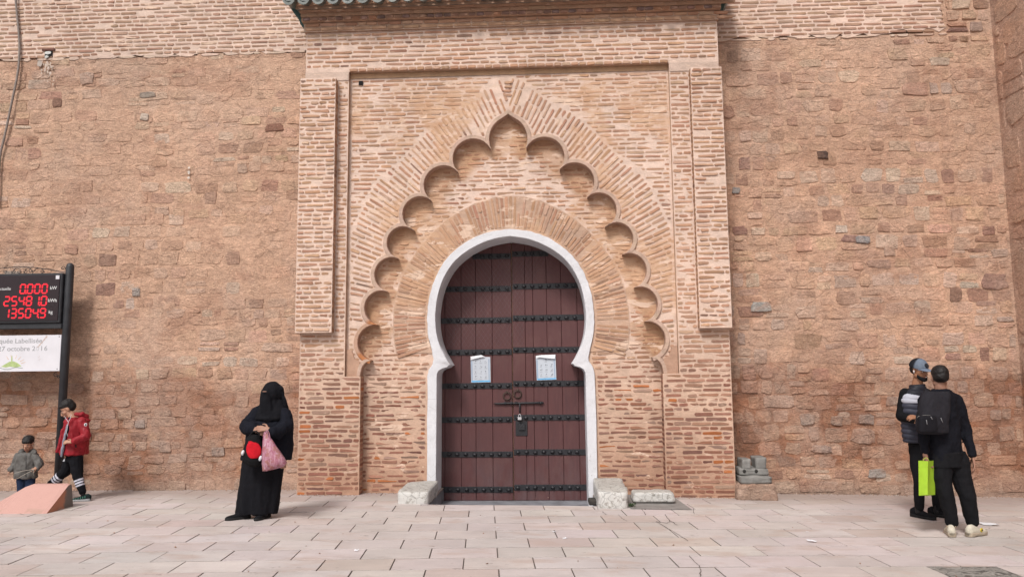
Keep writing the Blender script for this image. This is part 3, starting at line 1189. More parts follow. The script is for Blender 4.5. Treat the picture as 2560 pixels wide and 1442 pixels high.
# tan plaster strip under the overhanging band, and pale caps
g = MB()
wall_grid(g, yplane(.068), XC - 2.265, XC + 2.265, 5.852, 5.928, .05, .003, lambda a, b: (0.48, 0.31, 0.195), 1)
g.build('plaster_strip', M['plaster'], gw)
for s0, s1, z0 in ((-2.90, -2.275, 5.80), (2.275, 2.955, 5.80)):
    g = MB()
    wall_grid(g, yplane(-.012), XC + s0, XC + s1, z0, 5.925, .05, .004, lambda a, b: (0.56, 0.43, 0.36), s0)
    g.box(XC + s0 + .005, XC + s1 - .005, -.010, .01, z0 + .002, 5.923, (0.5, .38, .31))
    g.build('plaster_cap', M['pier'], gw)

# lobed mouldings: one piece for every lobe
for side in (1, -1):
    for k, (pts, cc, rr) in enumerate(lobes):
        g = MB()
        yf = .050 + .004 * (k % 2)
        outer = []
        n = len(pts)
        for i, p in enumerate(pts):
            a, b = pts[max(0, i - 1)], pts[min(n - 1, i + 1)]
            t = Vector((b[0] - a[0], b[1] - a[1])).normalized()
            nn = Vector((-t.y, t.x))
            if k != len(lobes) - 1 and (p[0] - cc[0]) * nn.x + (p[1] - cc[1]) * nn.y < 0:
                nn = -nn
            if k == len(lobes) - 1:
                nn = Vector((abs(nn.x), abs(nn.y)))
            w = .056
            nbs = [lobes[m][1:] for m in (k - 1, k + 1) if 0 <= m < len(lobes) - 1]
            q = (p[0] + nn.x * w, p[1] + nn.y * w)
            while w > .004 and any(math.hypot(q[0] - c2[0], q[1] - c2[1]) < r2 + .001 for c2, r2 in nbs):
                w -= .004
                q = (p[0] + nn.x * w, p[1] + nn.y * w)
            if k == 0 and q[0] < 0: q = (0, q[1])
            if k == 0 and i == 0: q = (0, p[1] + .075)
            outer.append(q)
        X = lambda a: XC + side * a
        cb = (0.50, 0.36, 0.285)
        if side == -1 and k == 7: cb = (0.47, 0.30, 0.22)
        rows = []
        rings = []
        for p, q in zip(pts, outer):
            i1 = (lerp(p[0], q[0], .12), lerp(p[1], q[1], .12))
            i2 = (lerp(p[0], q[0], .9), lerp(p[1], q[1], .9))
            rings.append([(X(p[0]), .21, p[1]), (X(p[0]), yf + .008, p[1]), (X(i1[0]), yf, i1[1]), (X(i2[0]), yf + .002, i2[1]), (X(q[0]), yf + .012, q[1]), (X(q[0]), .086, q[1])])
        v, f, cl = [], [], []
        for ri, r in enumerate(rings):
            v += r
            t = ri / (len(rings) - 1)
            rust = 0
            if side == -1 and ((k == 6 and t > .82) or (k == 7 and t > .72)): rust = 1
            base_c = mix3(vary(cb, .05), (0.44, 0.17, 0.065), rust * .9)
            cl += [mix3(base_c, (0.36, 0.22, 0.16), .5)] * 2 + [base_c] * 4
        m_ = 6
        for i in range(len(rings) - 1):
            for j in range(m_ - 1):
                q4 = (i * m_ + j, (i + 1) * m_ + j, (i + 1) * m_ + j + 1, i * m_ + j + 1)
                f.append(q4 if side == 1 else q4[::-1])
        g.add(v, f, cl, False)
        g.build('arch_lobe', M['plaster'], gw)

# ------- bricks
pieces = []
# upper band
pb = [S([(-2.895, 6.52), (2.955, 6.52), (2.955, 5.975), (-2.895, 5.975)])]
brick_field(pieces, toA, pb, 5.985, 6.515, PB, gate_brick, miss=.03, wave=.003)
# lowest course of the band: headers with open joints
x = XC - 2.27
while x < XC + 2.25:
    w = U(.105, .135)
    pieces.append((brick(toA, x + w / 2, 5.952, 0, w - .008, .044, .014, gate_brick(x, 5.95)), w * .04, (x, 0, 5.95)))
    x += w
# piers
for s0, s1, z0, z1 in ((-2.895, -2.055, .0, 1.60), (-2.895, -2.275, 1.60, 2.19), (-2.42, -2.275, 2.19, 5.80),
                       (2.055, 2.95, -.05, 1.60), (2.275, 2.955, 1.60, 2.19), (2.275, 2.535, 2.19, 5.80)):
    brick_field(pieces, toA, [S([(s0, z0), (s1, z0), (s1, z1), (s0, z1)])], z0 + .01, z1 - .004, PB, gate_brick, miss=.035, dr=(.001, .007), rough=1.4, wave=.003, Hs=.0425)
# pilasters
for s0, s1 in ((-2.93, -2.425), (2.54, 2.965)):
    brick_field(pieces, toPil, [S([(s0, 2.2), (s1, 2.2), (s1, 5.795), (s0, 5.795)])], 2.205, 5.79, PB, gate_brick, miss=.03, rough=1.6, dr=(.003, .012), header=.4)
    sx, sg = (s1, 1) if s0 < 0 else (s0, -1)
    toS = xplane(XC + sx, sg)
    b = 2.205
    while b < 5.75:
        pieces.append((brick(toS, -.065, b + PB / 2, 0, .115, .043, .004, gate_brick(XC + sx, b)), .002, (XC + sx, -.06, b)))
        b += PB
for s0, s1 in ((-2.93, -2.425), (2.54, 2.965)):
    g = MB()
    wall_grid(g, toPil, XC + s0, XC + s1, 2.197, 5.80, .05, .004, gate_mortar, s0)
    g.box(XC + s0 + .002, XC + s1 - .002, -.127, .02, 2.198, 5.798, (0.45, .31, .23))
    g.build('pilaster', M['pier'], gw)
# pier inner returns (lower part)
for sx, sg in ((-2.05, 1), (2.05, -1)):
    toS = xplane(XC + sx, sg)
    b = .0
    while b < 1.55:
        pieces.append((brick(toS, .10, b + PB / 2, 0, .17, .043, .004, gate_brick(XC + sx, b)), .002, (XC + sx, .1, b)))
        b += PB

# panel outside the big arch
AO = [(0, 5.82), (.20, 5.77), (.40, 5.59), (.60, 5.42), (.95, 5.245), (1.23, 4.96), (1.55, 4.61), (1.82, 4.385), (1.99, 4.14), (2.11, 3.86), (2.255, 3.50)]
ARCH_OUT = both([(2.262, 1.60), (2.262, 3.50)] + AO[::-1][1:])
spand = [S([(-2.262, 5.85), (2.262, 5.85), (2.262, 1.6), (-2.262, 1.6)]), S(ARCH_OUT)]
brick_field(pieces, toP, spand, 3.45, 5.845, PB, gate_brick, miss=.05, margin=.02, dr=(.0, .007), wave=.004)

# radial bricks of the big arch
AP = S(ARCH_OUT)
for side in (1, -1):
    cx, cz = -1.2, 2.05
    t = -.125
    while t < 1.245:
        ct, st_ = math.cos(t), math.sin(t)
        run = []
        r = 2.0
        start = None
        while r < 4.6:
            a, b = cx + ct * r, cz + st_ * r
            ok = a > .012 and a < 2.235 and inside(ARCH_OUT, a, b) and b > 1.66
            if ok:
                for pts, cc, rr in lobes:
                    if (a - cc[0]) ** 2 + (b - cc[1]) ** 2 < (rr + .062) ** 2:
                        ok = False
                        break
            if ok:
                ok = not (a < 1.0 and b < 4.2) and (a - cx) > 1.0 and inside([(p[0], p[1]) for p in PANEL], a, b)
            if ok and start is None: start = r
            if not ok and start is not None:
                run.append((start, r)); start = None
            r += .012
        if start is not None: run.append((start, r))
        for r0, r1 in run:
            rr_ = r0 + .004
            first = True
            while rr_ < r1 - .04:
                L = .25 * U(.86, 1.08) * (.55 if first and R() < .5 else 1)
                first = False
                e = min(rr_ + L, r1 - .012)
                m = (rr_ + e) / 2
                a, b = cx + ct * m, cz + st_ * m
                if e - rr_ > .04 and R() > .04:
                    H = min(.042, max(.026, .0195 * m * .56)) * U(.80, 1.12)
                    X = XC + side * a
                    pieces.append((brick(toP, X, b, t if side == 1 else math.pi - t, e - rr_, H, U(.003, .010), gate_brick(X, b)), (e - rr_) * H, (X, .08, b)))
                rr_ = e + U(.008, .018)
        t += .0205 * U(.96, 1.04)
# short keystone bricks under the apex fan
for k in range(4):
    z = 5.55 + k * .062
    pieces.append((brick(toP, XC + U(-.01, .01), z, 0, .11, .04, .012, gate_brick(XC, z)), .004, (XC, .08, z)))

# tympanum bricks
HS = [(1.60, 1.93), (1.635, 2.10), (1.645, 2.30), (1.64, 2.50), (1.60, 2.75), (1.53, 2.98), (1.43, 3.18), (1.29, 3.38), (1.12, 3.58), (.93, 3.76), (.72, 3.90), (.45, 4.04), (.20, 4.105), (0, 4.12)]
hole = both([(1.175, -.25), (1.17, 1.60), (1.10, 1.78), (1.10, 1.90), (1.14, 1.92)] + HS)
tb = [(a * .985 if abs(a) > 1 else a, b) for a, b in TYMP]
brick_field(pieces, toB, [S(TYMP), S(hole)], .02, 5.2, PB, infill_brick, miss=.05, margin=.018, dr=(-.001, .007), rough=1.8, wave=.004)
# horseshoe voussoirs
FOR = [p for p in FO if p[1] > 1.9]


def ray_hit(poly, cz, t):
    ct, st_ = math.cos(t), math.sin(t)
    best = None
    for i in range(len(poly) - 1):
        (x0, z0), (x1, z1) = poly[i], poly[i + 1]
        dx, dz = x1 - x0, z1 - z0
        den = ct * dz - st_ * dx
        if abs(den) < 1e-9: continue
        r = (x0 * dz - (z0 - cz) * dx) / den
        u = (x0 * st_ - (z0 - cz) * ct) / den
        if -1e-6 <= u <= 1 + 1e-6 and r > 0:
            best = r if best is None else min(best, r)
    return best


for side in (1, -1):
    t = -.30
    while t < math.pi / 2 + .01:
        cz = 2.35
        r0, r1 = ray_hit([(1.05, 1.80)] + FOR, cz, t), ray_hit([(1.59, 1.85)] + HS, cz, t)
        if r0 and r1:
            r0 += .035; r1 -= .012
            two = R() < .75
            cut = [r0, r0 + (r1 - r0) * (U(.35, .65) if two else .5), r1]
            seg = [(cut[0], cut[1] - .006), (cut[1] + .006, cut[2])] if two else [(r0, r1)]
            for a0, a1 in seg:
                if R() < .03 or a1 - a0 < .03: continue
                m = (a0 + a1) / 2
                X, b = XC + side * m * math.cos(t), cz + m * math.sin(t)
                H = .0385 * m * U(.60, .78) * (1 if m > 1.3 else .98)
                pieces.append((brick(yplane(.188), X, b, t if side == 1 else math.pi - t, a1 - a0, H, U(.004, .011), gate_brick(X, max(b, 2.6))), (a1 - a0) * H, (X, .19, b)))
        t += .0385 * U(.95, 1.05)
g = MB()
region_mesh(g, yplane(.188), [S(both([(1.10, 1.91)] + HS[:]) + both(FOR)[::-1])], .05, .003, lambda a, b: (0.50, 0.345, 0.26), 9)
ringo = S(both([(1.10, 1.91)] + HS))
skirt(g, ringo, .188, .21, (0.42, 0.28, 0.2))
g.build('horseshoe_band', M['gate'], gw)

pier_p = [p for p in pieces if p[2][1] < .03 or p[2][2] < 1.6]
arch_p = [p for p in pieces if not (p[2][1] < .03 or p[2][2] < 1.6)]
emit(arch_p, 'brick', M['gate_brick'], gw, 200, 'bricks')
emit(pier_p, 'brick', M['pier_brick'], gw, 100, 'bricks')

# stepped plaster corbels at the feet of the lobed arch, square putlog hole
for sgn in (-1, 1):
    g = MB()
    pts = S([(sgn * a, b) for a, b in [(2.09, 1.60), (2.265, 1.60), (2.265, 1.98), (2.19, 1.96), (2.15, 1.84), (2.075, 1.80)]])
    n = len(pts)
    g.add([(a, .052, b) for a, b in pts] + [(a, .085, b) for a, b in pts], [tuple(range(n)) if sgn == 1 else tuple(range(n))[::-1]] + [(i, (i + 1) % n, n + (i + 1) % n, n + i) for i in range(n)], (0.46, 0.29, 0.21))
    g.build('plaster_corbel', M['plaster'], gw)
g = MB()
g.box(XC - 2.145, XC - 2.085, .062, .10, 5.755, 5.815, (0.012, .01, .01))
g.build('putlog_hole', mat_plain('deep_hole', (0.012, 0.010, 0.010), 0.9), gw)

# ------- cornice of stepped brick courses
lev = [(6.525, 6.590, -.040, 0), (6.590, 6.655, -.045, 1), (6.655, 6.715, -.105, 2), (6.715, 6.775, -.125, 3), (6.775, 6.84, -.165, 3), (6.84, 6.95, -.23, 3)]
cp = []
for z0, z1, y, kind in lev:
    g = MB()
    wall_grid(g, yplane(y + .004), XC - 2.915 + y * .3, XC + 2.97 - y * .3, z0, z1, .07, .002, lambda a, b: (0.50, 0.355, 0.27) if kind < 2 else (0.45, 0.28, 0.19), z0)
    g.box(XC - 2.912 + y * .3, XC + 2.967 - y * .3, y + .007, .5, z0 + .0006, z1 - .0006, (0.42, 0.27, 0.19))
    g.build('cornice_course', M['pier'], gw)
    x = XC - 2.90 + y * .3
    while x < XC + 2.94 - y * .3:
        w = {0: U(.23, .26), 1: U(.12, .25), 2: U(.112, .124), 3: U(.15, .32)}[kind]
        c = {0: vary((.43, .27, .18), .06), 1: gate_brick(x, 6), 2: vary(random.choice([(.25, .15, .12), (.30, .18, .13), (.20, .13, .115), (.36, .19, .12)]), .1), 3: vary((.44, .28, .195), .06)}[kind]
        gap = .010 if kind != 2 else .009
        cp.append((brick(yplane(y), x + w / 2, (z0 + z1) / 2 + (.004 if kind == 0 else 0), U(-.005, .005), w - gap, (z1 - z0) * (.72 if kind != 2 else .86), .004 if kind == 3 else .010, c, 1.2), .01, (x, y, z0)))
        x += w
emit(cp, 'cornice_brick', M['plaster'], gw, 160, 'cornice_bricks')

# ------- green glazed canal tiles along the eave
GR = [(0.045, 0.105, 0.085), (0.10, 0.135, 0.12), (0.20, 0.22, 0.21), (0.06, 0.09, 0.085)]
x = XC - 3.05
tl = 0
while x < XC + 3.15:
    g = MB()
    z = 6.868 + .004 * math.sin(x * 3)
    r0, r1 = .088, .070
    v = []
    n = 9
    c0 = vary(random.choice(GR), .2)
    for yy in (-.36, .3):
        for rr in (r0, r1):
            for i in range(n):
                a = math.pi + math.pi * i / (n - 1)
                v.append((x + math.cos(a) * rr, yy, z + (.02 if rr == r1 else 0) + math.sin(a) * rr * 1.05 + (yy + .36) * .35))
    f = []
    for i in range(n - 1):
        f += [(i, i + 1, 2 * n + i + 1, 2 * n + i), (n + i, 3 * n + i, 3 * n + i + 1, n + i + 1), (i, n + i, n + i + 1, i + 1)]
    f += [(0, 2 * n, 3 * n, n), (n - 1, 2 * n - 1, 4 * n - 1, 3 * n - 1)]
    # lighter worn lip
    cl = [vary((.15, .17, .16), .3)] * (2 * n) + [c0] * (2 * n)
    g.add(v, f, cl)
    # mortar fill inside the channel and between tiles
    g.box(x - .066, x + .066, -.29, .28, z + .0, z + .05, vary((.15, .17, .165), .25))
    g.build('roof_tile', M['glaze'], gw)
    g = MB()
    v = []
    xx = x + .105
    for yy in (-.33, .3):
        for rr in (.075, .058):
            for i in range(n):
                a = math.pi * i / (n - 1)
                v.append((xx + math.cos(a) * rr, yy, z + .07 + math.sin(a) * rr + (yy + .36) * .35))
    g.add(v, [tuple(reversed(q)) for q in f], [vary((.07, .10, .092), .2)] * (2 * n) + [c0] * (2 * n))
    g.build('roof_tile', M['glaze'], gw)
    x += .21
    tl += 1
g = MB()
wall_grid(g, yplane(-.20), XC - 3.0, XC + 3.05, 6.79, 6.86, .05, .012, lambda a, b: mix3((.42, .27, .19), (.10, .13, .115), sstep(.0, .35, noise.noise(Vector((a * 2.2, 0, 0))) + .1) * sstep(6.80, 6.85, b)), 3)
g.box(XC - 2.99, XC + 3.04, -.196, .3, 6.80, 6.90, (.15, .16, .15))
g.build('tile_bedding', M['plaster'], gw)
# green painted ends of the eave
for sgn, s0 in ((-1, -2.915), (1, 2.972)):
    g = MB()
    prof = [(.0, 6.53), (.03, 6.60), (.075, 6.66), (.10, 6.74), (.15, 6.80), (.20, 6.88), (.215, 6.96), (.0, 6.99)]
    n = len(prof)
    v = [(XC + s0 + sgn * a, -.10 + (6.99 - b) * .3, b) for a, b in prof] + [(XC + s0 + sgn * a, .5, b) for a, b in prof]
    f = [tuple(range(n)), tuple(range(n, 2 * n))[::-1]] + [(i, (i + 1) % n, n + (i + 1) % n, n + i) for i in range(n)]
    g.add(v, f, [vary((0.035, 0.085, 0.078), .15) for _ in v])
    g.build('eave_end', M['glaze'], gw)

# ------- white horseshoe frame
fout, fin = S(FOUT), S(FIN)


def resample(path, n):
    P = [Vector(p) for p in path]
    d = [0]
    for i in range(1, len(P)): d.append(d[-1] + (P[i] - P[i - 1]).length)
    out = []
    k = 0
    for i in range(n + 1):
        t = d[-1] * i / n
        while k < len(P) - 2 and d[k + 1] < t: k += 1
        u = (t - d[k]) / max(1e-9, d[k + 1] - d[k])
        out.append(tuple(P[k].lerp(P[k + 1], u)))
    return out


half_o = [p for p in FO]
half_i = [p for p in FI]


def strips():
    """matching stations on the outer and inner outline"""
    oA, iA = resample(FO[:3], 6), resample(FI[:3], 6)
    oB, iB = resample(FO[2:6], 6), resample(FI[2:9], 6)
    iB = [FI[2], FI[3], FI[4], FI[5], FI[6], FI[7], FI[8]]
    oC, iC = resample(smooth_path(FO[5:], 5), 40), resample(smooth_path(FI[8:], 5), 40)
    return oA + oB[1:] + oC[1:], iA + iB[1:] + iC[1:]


so, si = strips()
so_, si_ = S(both(so)), S(both(si))
g = MB()
n = len(so_)
prof = []
v = []
for (ox, oz), (ix, iz) in zip(so_, si_):
    w = U(-.005, .005)
    o2 = (ox + w, oz + w)
    l = lambda t: (lerp(o2[0], ix, t), lerp(o2[1], iz, t))
    yj = U(-.0025, .0025)
    v += [(o2[0], .21, o2[1]), (l(.01)[0], .168, l(.01)[1]), (l(.05)[0], .160 + yj, l(.05)[1]), (l(.96)[0], .160 + yj, l(.96)[1]), (ix, .165, iz), (ix, .45, iz), (ix, .76, iz)]
f = []
for i in range(n - 1):
    for j in range(6):
        f.append((i * 7 + j, i * 7 + j + 1, (i + 1) * 7 + j + 1, (i + 1) * 7 + j))
g.add(v, f, (1, 1, 1), True)
o = g.build('horseshoe_frame', M['white'], gw)
try:
    o.data.set_sharp_from_angle(angle=math.radians(35))
except Exception:
    pass

# ------- double door
DY = .70
ARC = [(0, 3.60), (.28, 3.55), (.54, 3.44), (.74, 3.30), (.86, 3.15), (.95, 2.98), (1.03, 2.75), (1.06, 2.5)]


def arch_top(s):
    s = abs(s)
    for i in range(len(ARC) - 1):
        if ARC[i][0] <= s <= ARC[i + 1][0]:
            return lerp(ARC[i][1], ARC[i + 1][1], (s - ARC[i][0]) / (ARC[i + 1][0] - ARC[i][0]))
    return 2.3


leaves = {}
for nm, edges, dz in (('L', [-1.06, -.985, -.747, -.534, -.292, -.007], 0.0), ('R', [.004, .189, .304, .504, .715, .945, 1.09], .018)):
    bk = MB()
    s0, s1 = edges[0], edges[-1]
    bk.box(XC + s0, XC + s1, DY + .028, DY + .07, -.172, 2.35, (1, 1, 1))
    bk.box(XC + max(s0, -.9), XC + min(s1, .9), DY + .028, DY + .07, 2.352, 3.2, (1, 1, 1))
    leaf = bk.build('door_leaf', M['wood'], gw)
    leaves[nm] = leaf
    for a, b in zip(edges[:-1], edges[1:]):
        p = MB()
        a += .0022; b -= .0022
        zt0, zt1 = arch_top(a) , arch_top(b)
        yo = U(-.002, .002)
        z0 = -.165
        v = []
        for (x, zt, ins) in ((a, zt0, 1), (b, zt1, -1)):
            v += [(XC + x, DY + .03, z0), (XC + x, DY + .004 + yo, z0), (XC + x + ins * .004, DY + yo, z0)]
            v += [(XC + x, DY + .03, zt), (XC + x, DY + .004 + yo, zt), (XC + x + ins * .004, DY + yo, zt)]
        f = [(0, 1, 4, 3), (1, 2, 5, 4), (2, 8, 11, 5), (8, 7, 10, 11), (7, 6, 9, 10), (3, 4, 5, 11, 10, 9), (0, 6, 7, 8, 2, 1)]
        p.add(v, f)
        p.build('plank', M['wood'], leaf)
    for z in (3.345, 2.865, 2.402, 1.940, 1.456, .974, .487, -.006):
        zz = z + dz - (.008 if nm == 'L' else 0)
        lim = 1.04
        if zz > 2.5:
            for q in range(60):
                if arch_top(q / 50) - .04 < zz + .045: lim = q / 50; break
        a, b = (max(s0 + .01, -lim), -.010) if nm == 'L' else (.008, min(s1 - .01, lim))
        ib = MB()
        tilt = U(-.004, .004)
        ib.bevbox(XC + a, XC + b, DY - .010, DY + .006, zz - .041, zz + .041, .003)
        ib.v = [(x, y, q + tilt * (x - XC - a)) for x, y, q in ib.v]
        ib.build('iron_band', M['iron'], leaf)
        s = -.070 if nm == 'L' else .062
        stp = -.1215 if nm == 'L' else .1215
        while a + .03 < s < b - .03:
            sb = MB()
            sb.ell((XC + s + U(-.006, .006), DY - .012, zz + U(-.004, .004)), (.033, .026, .033), 12, 5, (1, 1, 1), Matrix.Rotation(math.pi / 2, 3, 'X'), 0, math.pi / 2)
            sb.build('stud', M['iron'], leaf)
            s += stp * U(.95, 1.05)


def ring(mb, c, R0, r, n=28, m=7, tilt=0.25):
    pts = [(c[0] + R0 * math.cos(2 * math.pi * i / n), c[1] - R0 * (1 - math.sin(2 * math.pi * i / n)) * .18 * tilt, c[2] + R0 * math.sin(2 * math.pi * i / n)) for i in range(n + 1)]
    mb.tube(pts, r, m, cap=False)


for nm, sx, sz in (('L', -.083, 1.298), ('R', .070, 1.326)):
    g = MB()
    ring(g, (XC + sx, DY - .020, sz), .050, .0075)
    ring(g, (XC + sx, DY - .002, sz), .060, .004)
    g.tube([(XC + sx, DY, sz + .062), (XC + sx, DY - .026, sz + .056), (XC + sx, DY - .026, sz + .040)], .007, 6)
    g.ell((XC + sx, DY - .006, sz + .06), (.016, .008, .016), 10, 6)
    g.build('ring_knocker', M['rust'], leaves[nm])
g = MB()
zb = 1.198
g.tube([(XC - .283, DY - .022, zb - .006), (XC - .25, DY - .022, zb - .003), (XC - .2, DY - .022, zb - .006), (XC - .12, DY - .022, zb), (XC + .1, DY - .022, zb), (XC + .42, DY - .022, zb + .004), (XC + .445, DY - .022, zb + .003)], [.004, .009, .011, .014, .014, .014, .008], 8)
for q in (-.11, -.02, .05, .40):
    g.tube([(XC + q - .016, DY - .022, zb), (XC + q + .016, DY - .022, zb)], .021, 8)
    g.box(XC + q - .012, XC + q + .012, DY - .02, DY + .002, zb - .02, zb + .02)
for q in range(4):
    g.tube([(XC - .26 + q * .02, DY - .022, zb - .004), (XC - .254 + q * .02, DY - .022, zb - .004)], .012, 8)
g.tube([(XC + .10, DY - .022, zb - .01), (XC + .10, DY - .024, zb - .06), (XC + .098, DY - .024, zb - .135)], [.013, .011, .011], 6)
g.build('sliding_bolt', M['iron'], leaves['R'])
g = MB()
g.bevbox(XC + .035, XC + .205, DY - .012, DY + .002, .735, .945, .004)
g.bevbox(XC + .082, XC + .172, DY - .034, DY - .012, .815, .905, .004)
g.tube([(XC + .127, DY - .034, .865), (XC + .127, DY - .037, .865)], .008, 8)
g.box(XC + .124, XC + .130, DY - .036, DY - .030, .84, .865)
g.tube([(XC + .093, DY - .02, .995), (XC + .1, DY - .03, .93), (XC + .115, DY - .036, .90)], .006, 6)
g.build('lock_plate', M['iron'], leaves['R'])
pl_ = thing('padlock', 'small steel padlock hanging from the bolt of the maroon door', 'padlock', (XC + .097, DY - .05, .97))
g = MB()
g.bevbox(XC + .070, XC + .124, DY - .062, DY - .036, .962, 1.002, .004)
g.build('lock_body', M['steel'], pl_)
g = MB()
g.tube([(XC + .081, DY - .049, 1.0), (XC + .081, DY - .049, 1.02)] + [(XC + .097 + .016 * math.cos(math.pi * (1 - i / 8)), DY - .049, 1.022 + .018 * math.sin(math.pi * i / 8)) for i in range(9)] + [(XC + .113, DY - .049, 1.0)], .0048, 8)
g.build('shackle', M['steel'], pl_)

# posters taped to the door
POSTER = [[(-.608, 1.870), (-.600, 1.495), (-.318, 1.500), (-.322, 1.862)], [(.337, 1.870), (.348, 1.520), (.630, 1.528), (.622, 1.876)]]
for k, q in enumerate(POSTER):
    lab = ['white poster with a raised crooked top edge taped to the left door leaf', 'white poster with a folded-down top edge taped to the right door leaf'][k]
    p = thing('poster', lab, 'poster', (XC + q[1][0], DY - .02, q[1][1]), 'white posters taped to the door leaves')
    (tl_, bl, br_, tr) = q

    def pt(u, v, d=.018):
        a = (lerp(tl_[0], bl[0], v), lerp(tl_[1], bl[1], v))
        b = (lerp(tr[0], br_[0], v), lerp(tr[1], br_[1], v))
        return (XC + lerp(a[0], b[0], u), DY - d - .006 * math.sin(u * 3 + k) * (1 - v), lerp(a[1], b[1], u))

    def patch(mb, u0, u1, v0, v1, d, col=(1, 1, 1), n=4):
        v = [pt(lerp(u0, u1, i / n), lerp(v0, v1, j / n), d) for j in range(n + 1) for i in range(n + 1)]
        f = [(j * (n + 1) + i, (j + 1) * (n + 1) + i, (j + 1) * (n + 1) + i + 1, j * (n + 1) + i + 1) for j in range(n) for i in range(n)]
        mb.add(v, f, col, True)
    g = MB()
    patch(g, 0, 1, 0, 1, .018)
    g.build('sheet', mat_plain('poster_paper', (0.50, 0.54, 0.60), 0.7, .04, 9), p)
    g = MB()
    patch(g, .02, .085, .16, .93, .0186)
    g.build('printed_margin', mat_plain('pale_blue_print', (0.30, 0.38, 0.50), 0.7), p)
    g = MB()
    patch(g, .90, .95, .08, .93, .0186)
    g.build('printed_margin', mat_plain('pale_blue_print', (0.30, 0.38, 0.50), 0.7), p)
    g = MB()
    patch(g, .02, .98, .925, .985, .0188)
    g.build('printed_strip', mat_plain('sky_blue_print', (0.13, 0.40, 0.68), 0.6), p)
    g = MB()
    for rr in range(4):
        for cc in range(3):
            u, vv = .24 + cc * .26, .17 + rr * .20
            if rr == 0 and k == 1 and cc != 1: continue
            for m_i in range(3):
                a, b = u + U(-.04, .04), vv + U(-.03, .03)
                patch(g, a, a + U(.012, .05), b, b + U(.010, .035), .0189, n=1)
            for li in range(2):
                patch(g, u - .06, u + U(.04, .08), vv + .075 + li * .018, vv + .080 + li * .018, .0189, n=1)
    patch(g, .35, .68, .905, .910, .0189, n=1)
    g.build('printed_figures', mat_plain('grey_print', (0.13, 0.14, 0.17), 0.7), p)
    g = MB()
    if k == 0:
        v = [pt(0, 0, .020), pt(.0, .13, .030), pt(.25, .075, .045), pt(.5, .02, .045), pt(.75, .0, .035), pt(.55, -.07, .022), pt(.3, -.04, .02)]
        g.add(v, [(0, 1, 2, 6), (6, 2, 3, 5), (5, 3, 4)])
    else:
        v = [pt(0, .0, .02), pt(.03, .10, .03), pt(.2, .055, .045), pt(.5, .10, .05), pt(.96, .14, .045), pt(1.0, -.03, .02), pt(.3, -.03, .02)]
        g.add(v, [(0, 1, 2, 6), (6, 2, 3), (6, 3, 4, 5)])
    g.build('folded_edge', M['paper'], p)

# fine net stretched over the upper door
g = MB()
for k in range(34):
    for dr_ in (1, -1):
        s = -1.0 + k * .062
        a0, z0 = s, 2.0
        a1, z1 = s + dr_ * .9, 3.3
        seg = []
        for i in range(15):
            t = i / 14
            a, z = lerp(a0, a1, t), lerp(z0, z1, t)
            if abs(a) < .98 and z < arch_top(a) - .08 and (a < .2 or z > 2.9):
                seg.append((XC + a, DY - .10 + .02 * math.sin(a * 5 + z * 4), z))
            elif len(seg) > 1:
                break
            else:
                seg = []
        if len(seg) > 1:
            g.tube(seg, .0006, 3, cap=False)
o = g.build('bird_net', mat_plain('grey_net', (0.22, 0.20, 0.21), 0.8))
tag(o, 'fine grey bird net stretched over the upper part of the door', 'net')

# ------------------------------------------------------------------ stones, litter, cable and sign
def rock(mb, x0, x1, y0, y1, z0, z1, amp=.015, bev=.12, seg=9, col=(1, 1, 1), seed=0.0, slope=0.0, taper=0.0):
    """a worn block: a rounded box pushed about by noise"""
    cx, cy, cz = (x0 + x1) / 2, (y0 + y1) / 2, (z0 + z1) / 2
    hx, hy, hz = (x1 - x0) / 2, (y1 - y0) / 2, (z1 - z0) / 2
    idx = {}
    v, f = [], []

    def vert(i, j, k):
        key = (i, j, k)
        if key not in idx:
            p = Vector((2 * i / seg - 1, 2 * j / seg - 1, 2 * k / seg - 1))
            m = max(abs(p.x), abs(p.y), abs(p.z))
            L = (abs(p.x) ** 8 + abs(p.y) ** 8 + abs(p.z) ** 8) ** (1 / 8)
            p = p * lerp(1.0, m / L, bev * 6 if bev < .17 else 1)
            q = Vector((cx + p.x * hx * (1 - taper * (p.z + 1) / 2), cy + p.y * hy, cz + p.z * hz + slope * p.y * hy * (p.z + 1) / 2))
            n1 = noise.noise(q * 4 + Vector((seed, 0, 0))) * amp + noise.noise(q * 13 + Vector((0, seed, 0))) * amp * .55
            d = Vector((p.x / hx, p.y / hy, p.z / hz)).normalized()
            q = q + d * n1
            if k == 0: q.z = z0
            idx[key] = len(v)
            v.append(tuple(q))
        return idx[key]
    for a in range(seg):
        for b in range(seg):
            f.append((vert(a, b, 0), vert(a, b + 1, 0), vert(a + 1, b + 1, 0), vert(a + 1, b, 0)))
            f.append((vert(a, b, seg), vert(a + 1, b, seg), vert(a + 1, b + 1, seg), vert(a, b + 1, seg)))
            f.append((vert(a, 0, b), vert(a + 1, 0, b), vert(a + 1, 0, b + 1), vert(a, 0, b + 1)))
            f.append((vert(a, seg, b), vert(a, seg, b + 1), vert(a + 1, seg, b + 1), vert(a + 1, seg, b)))
            f.append((vert(0, a, b), vert(0, a, b + 1), vert(0, a + 1, b + 1), vert(0, a + 1, b)))
            f.append((vert(seg, a, b), vert(seg, a + 1, b), vert(seg, a + 1, b + 1), vert(seg, a, b + 1)))
    mb.add(v, f, col, True)
    return mb


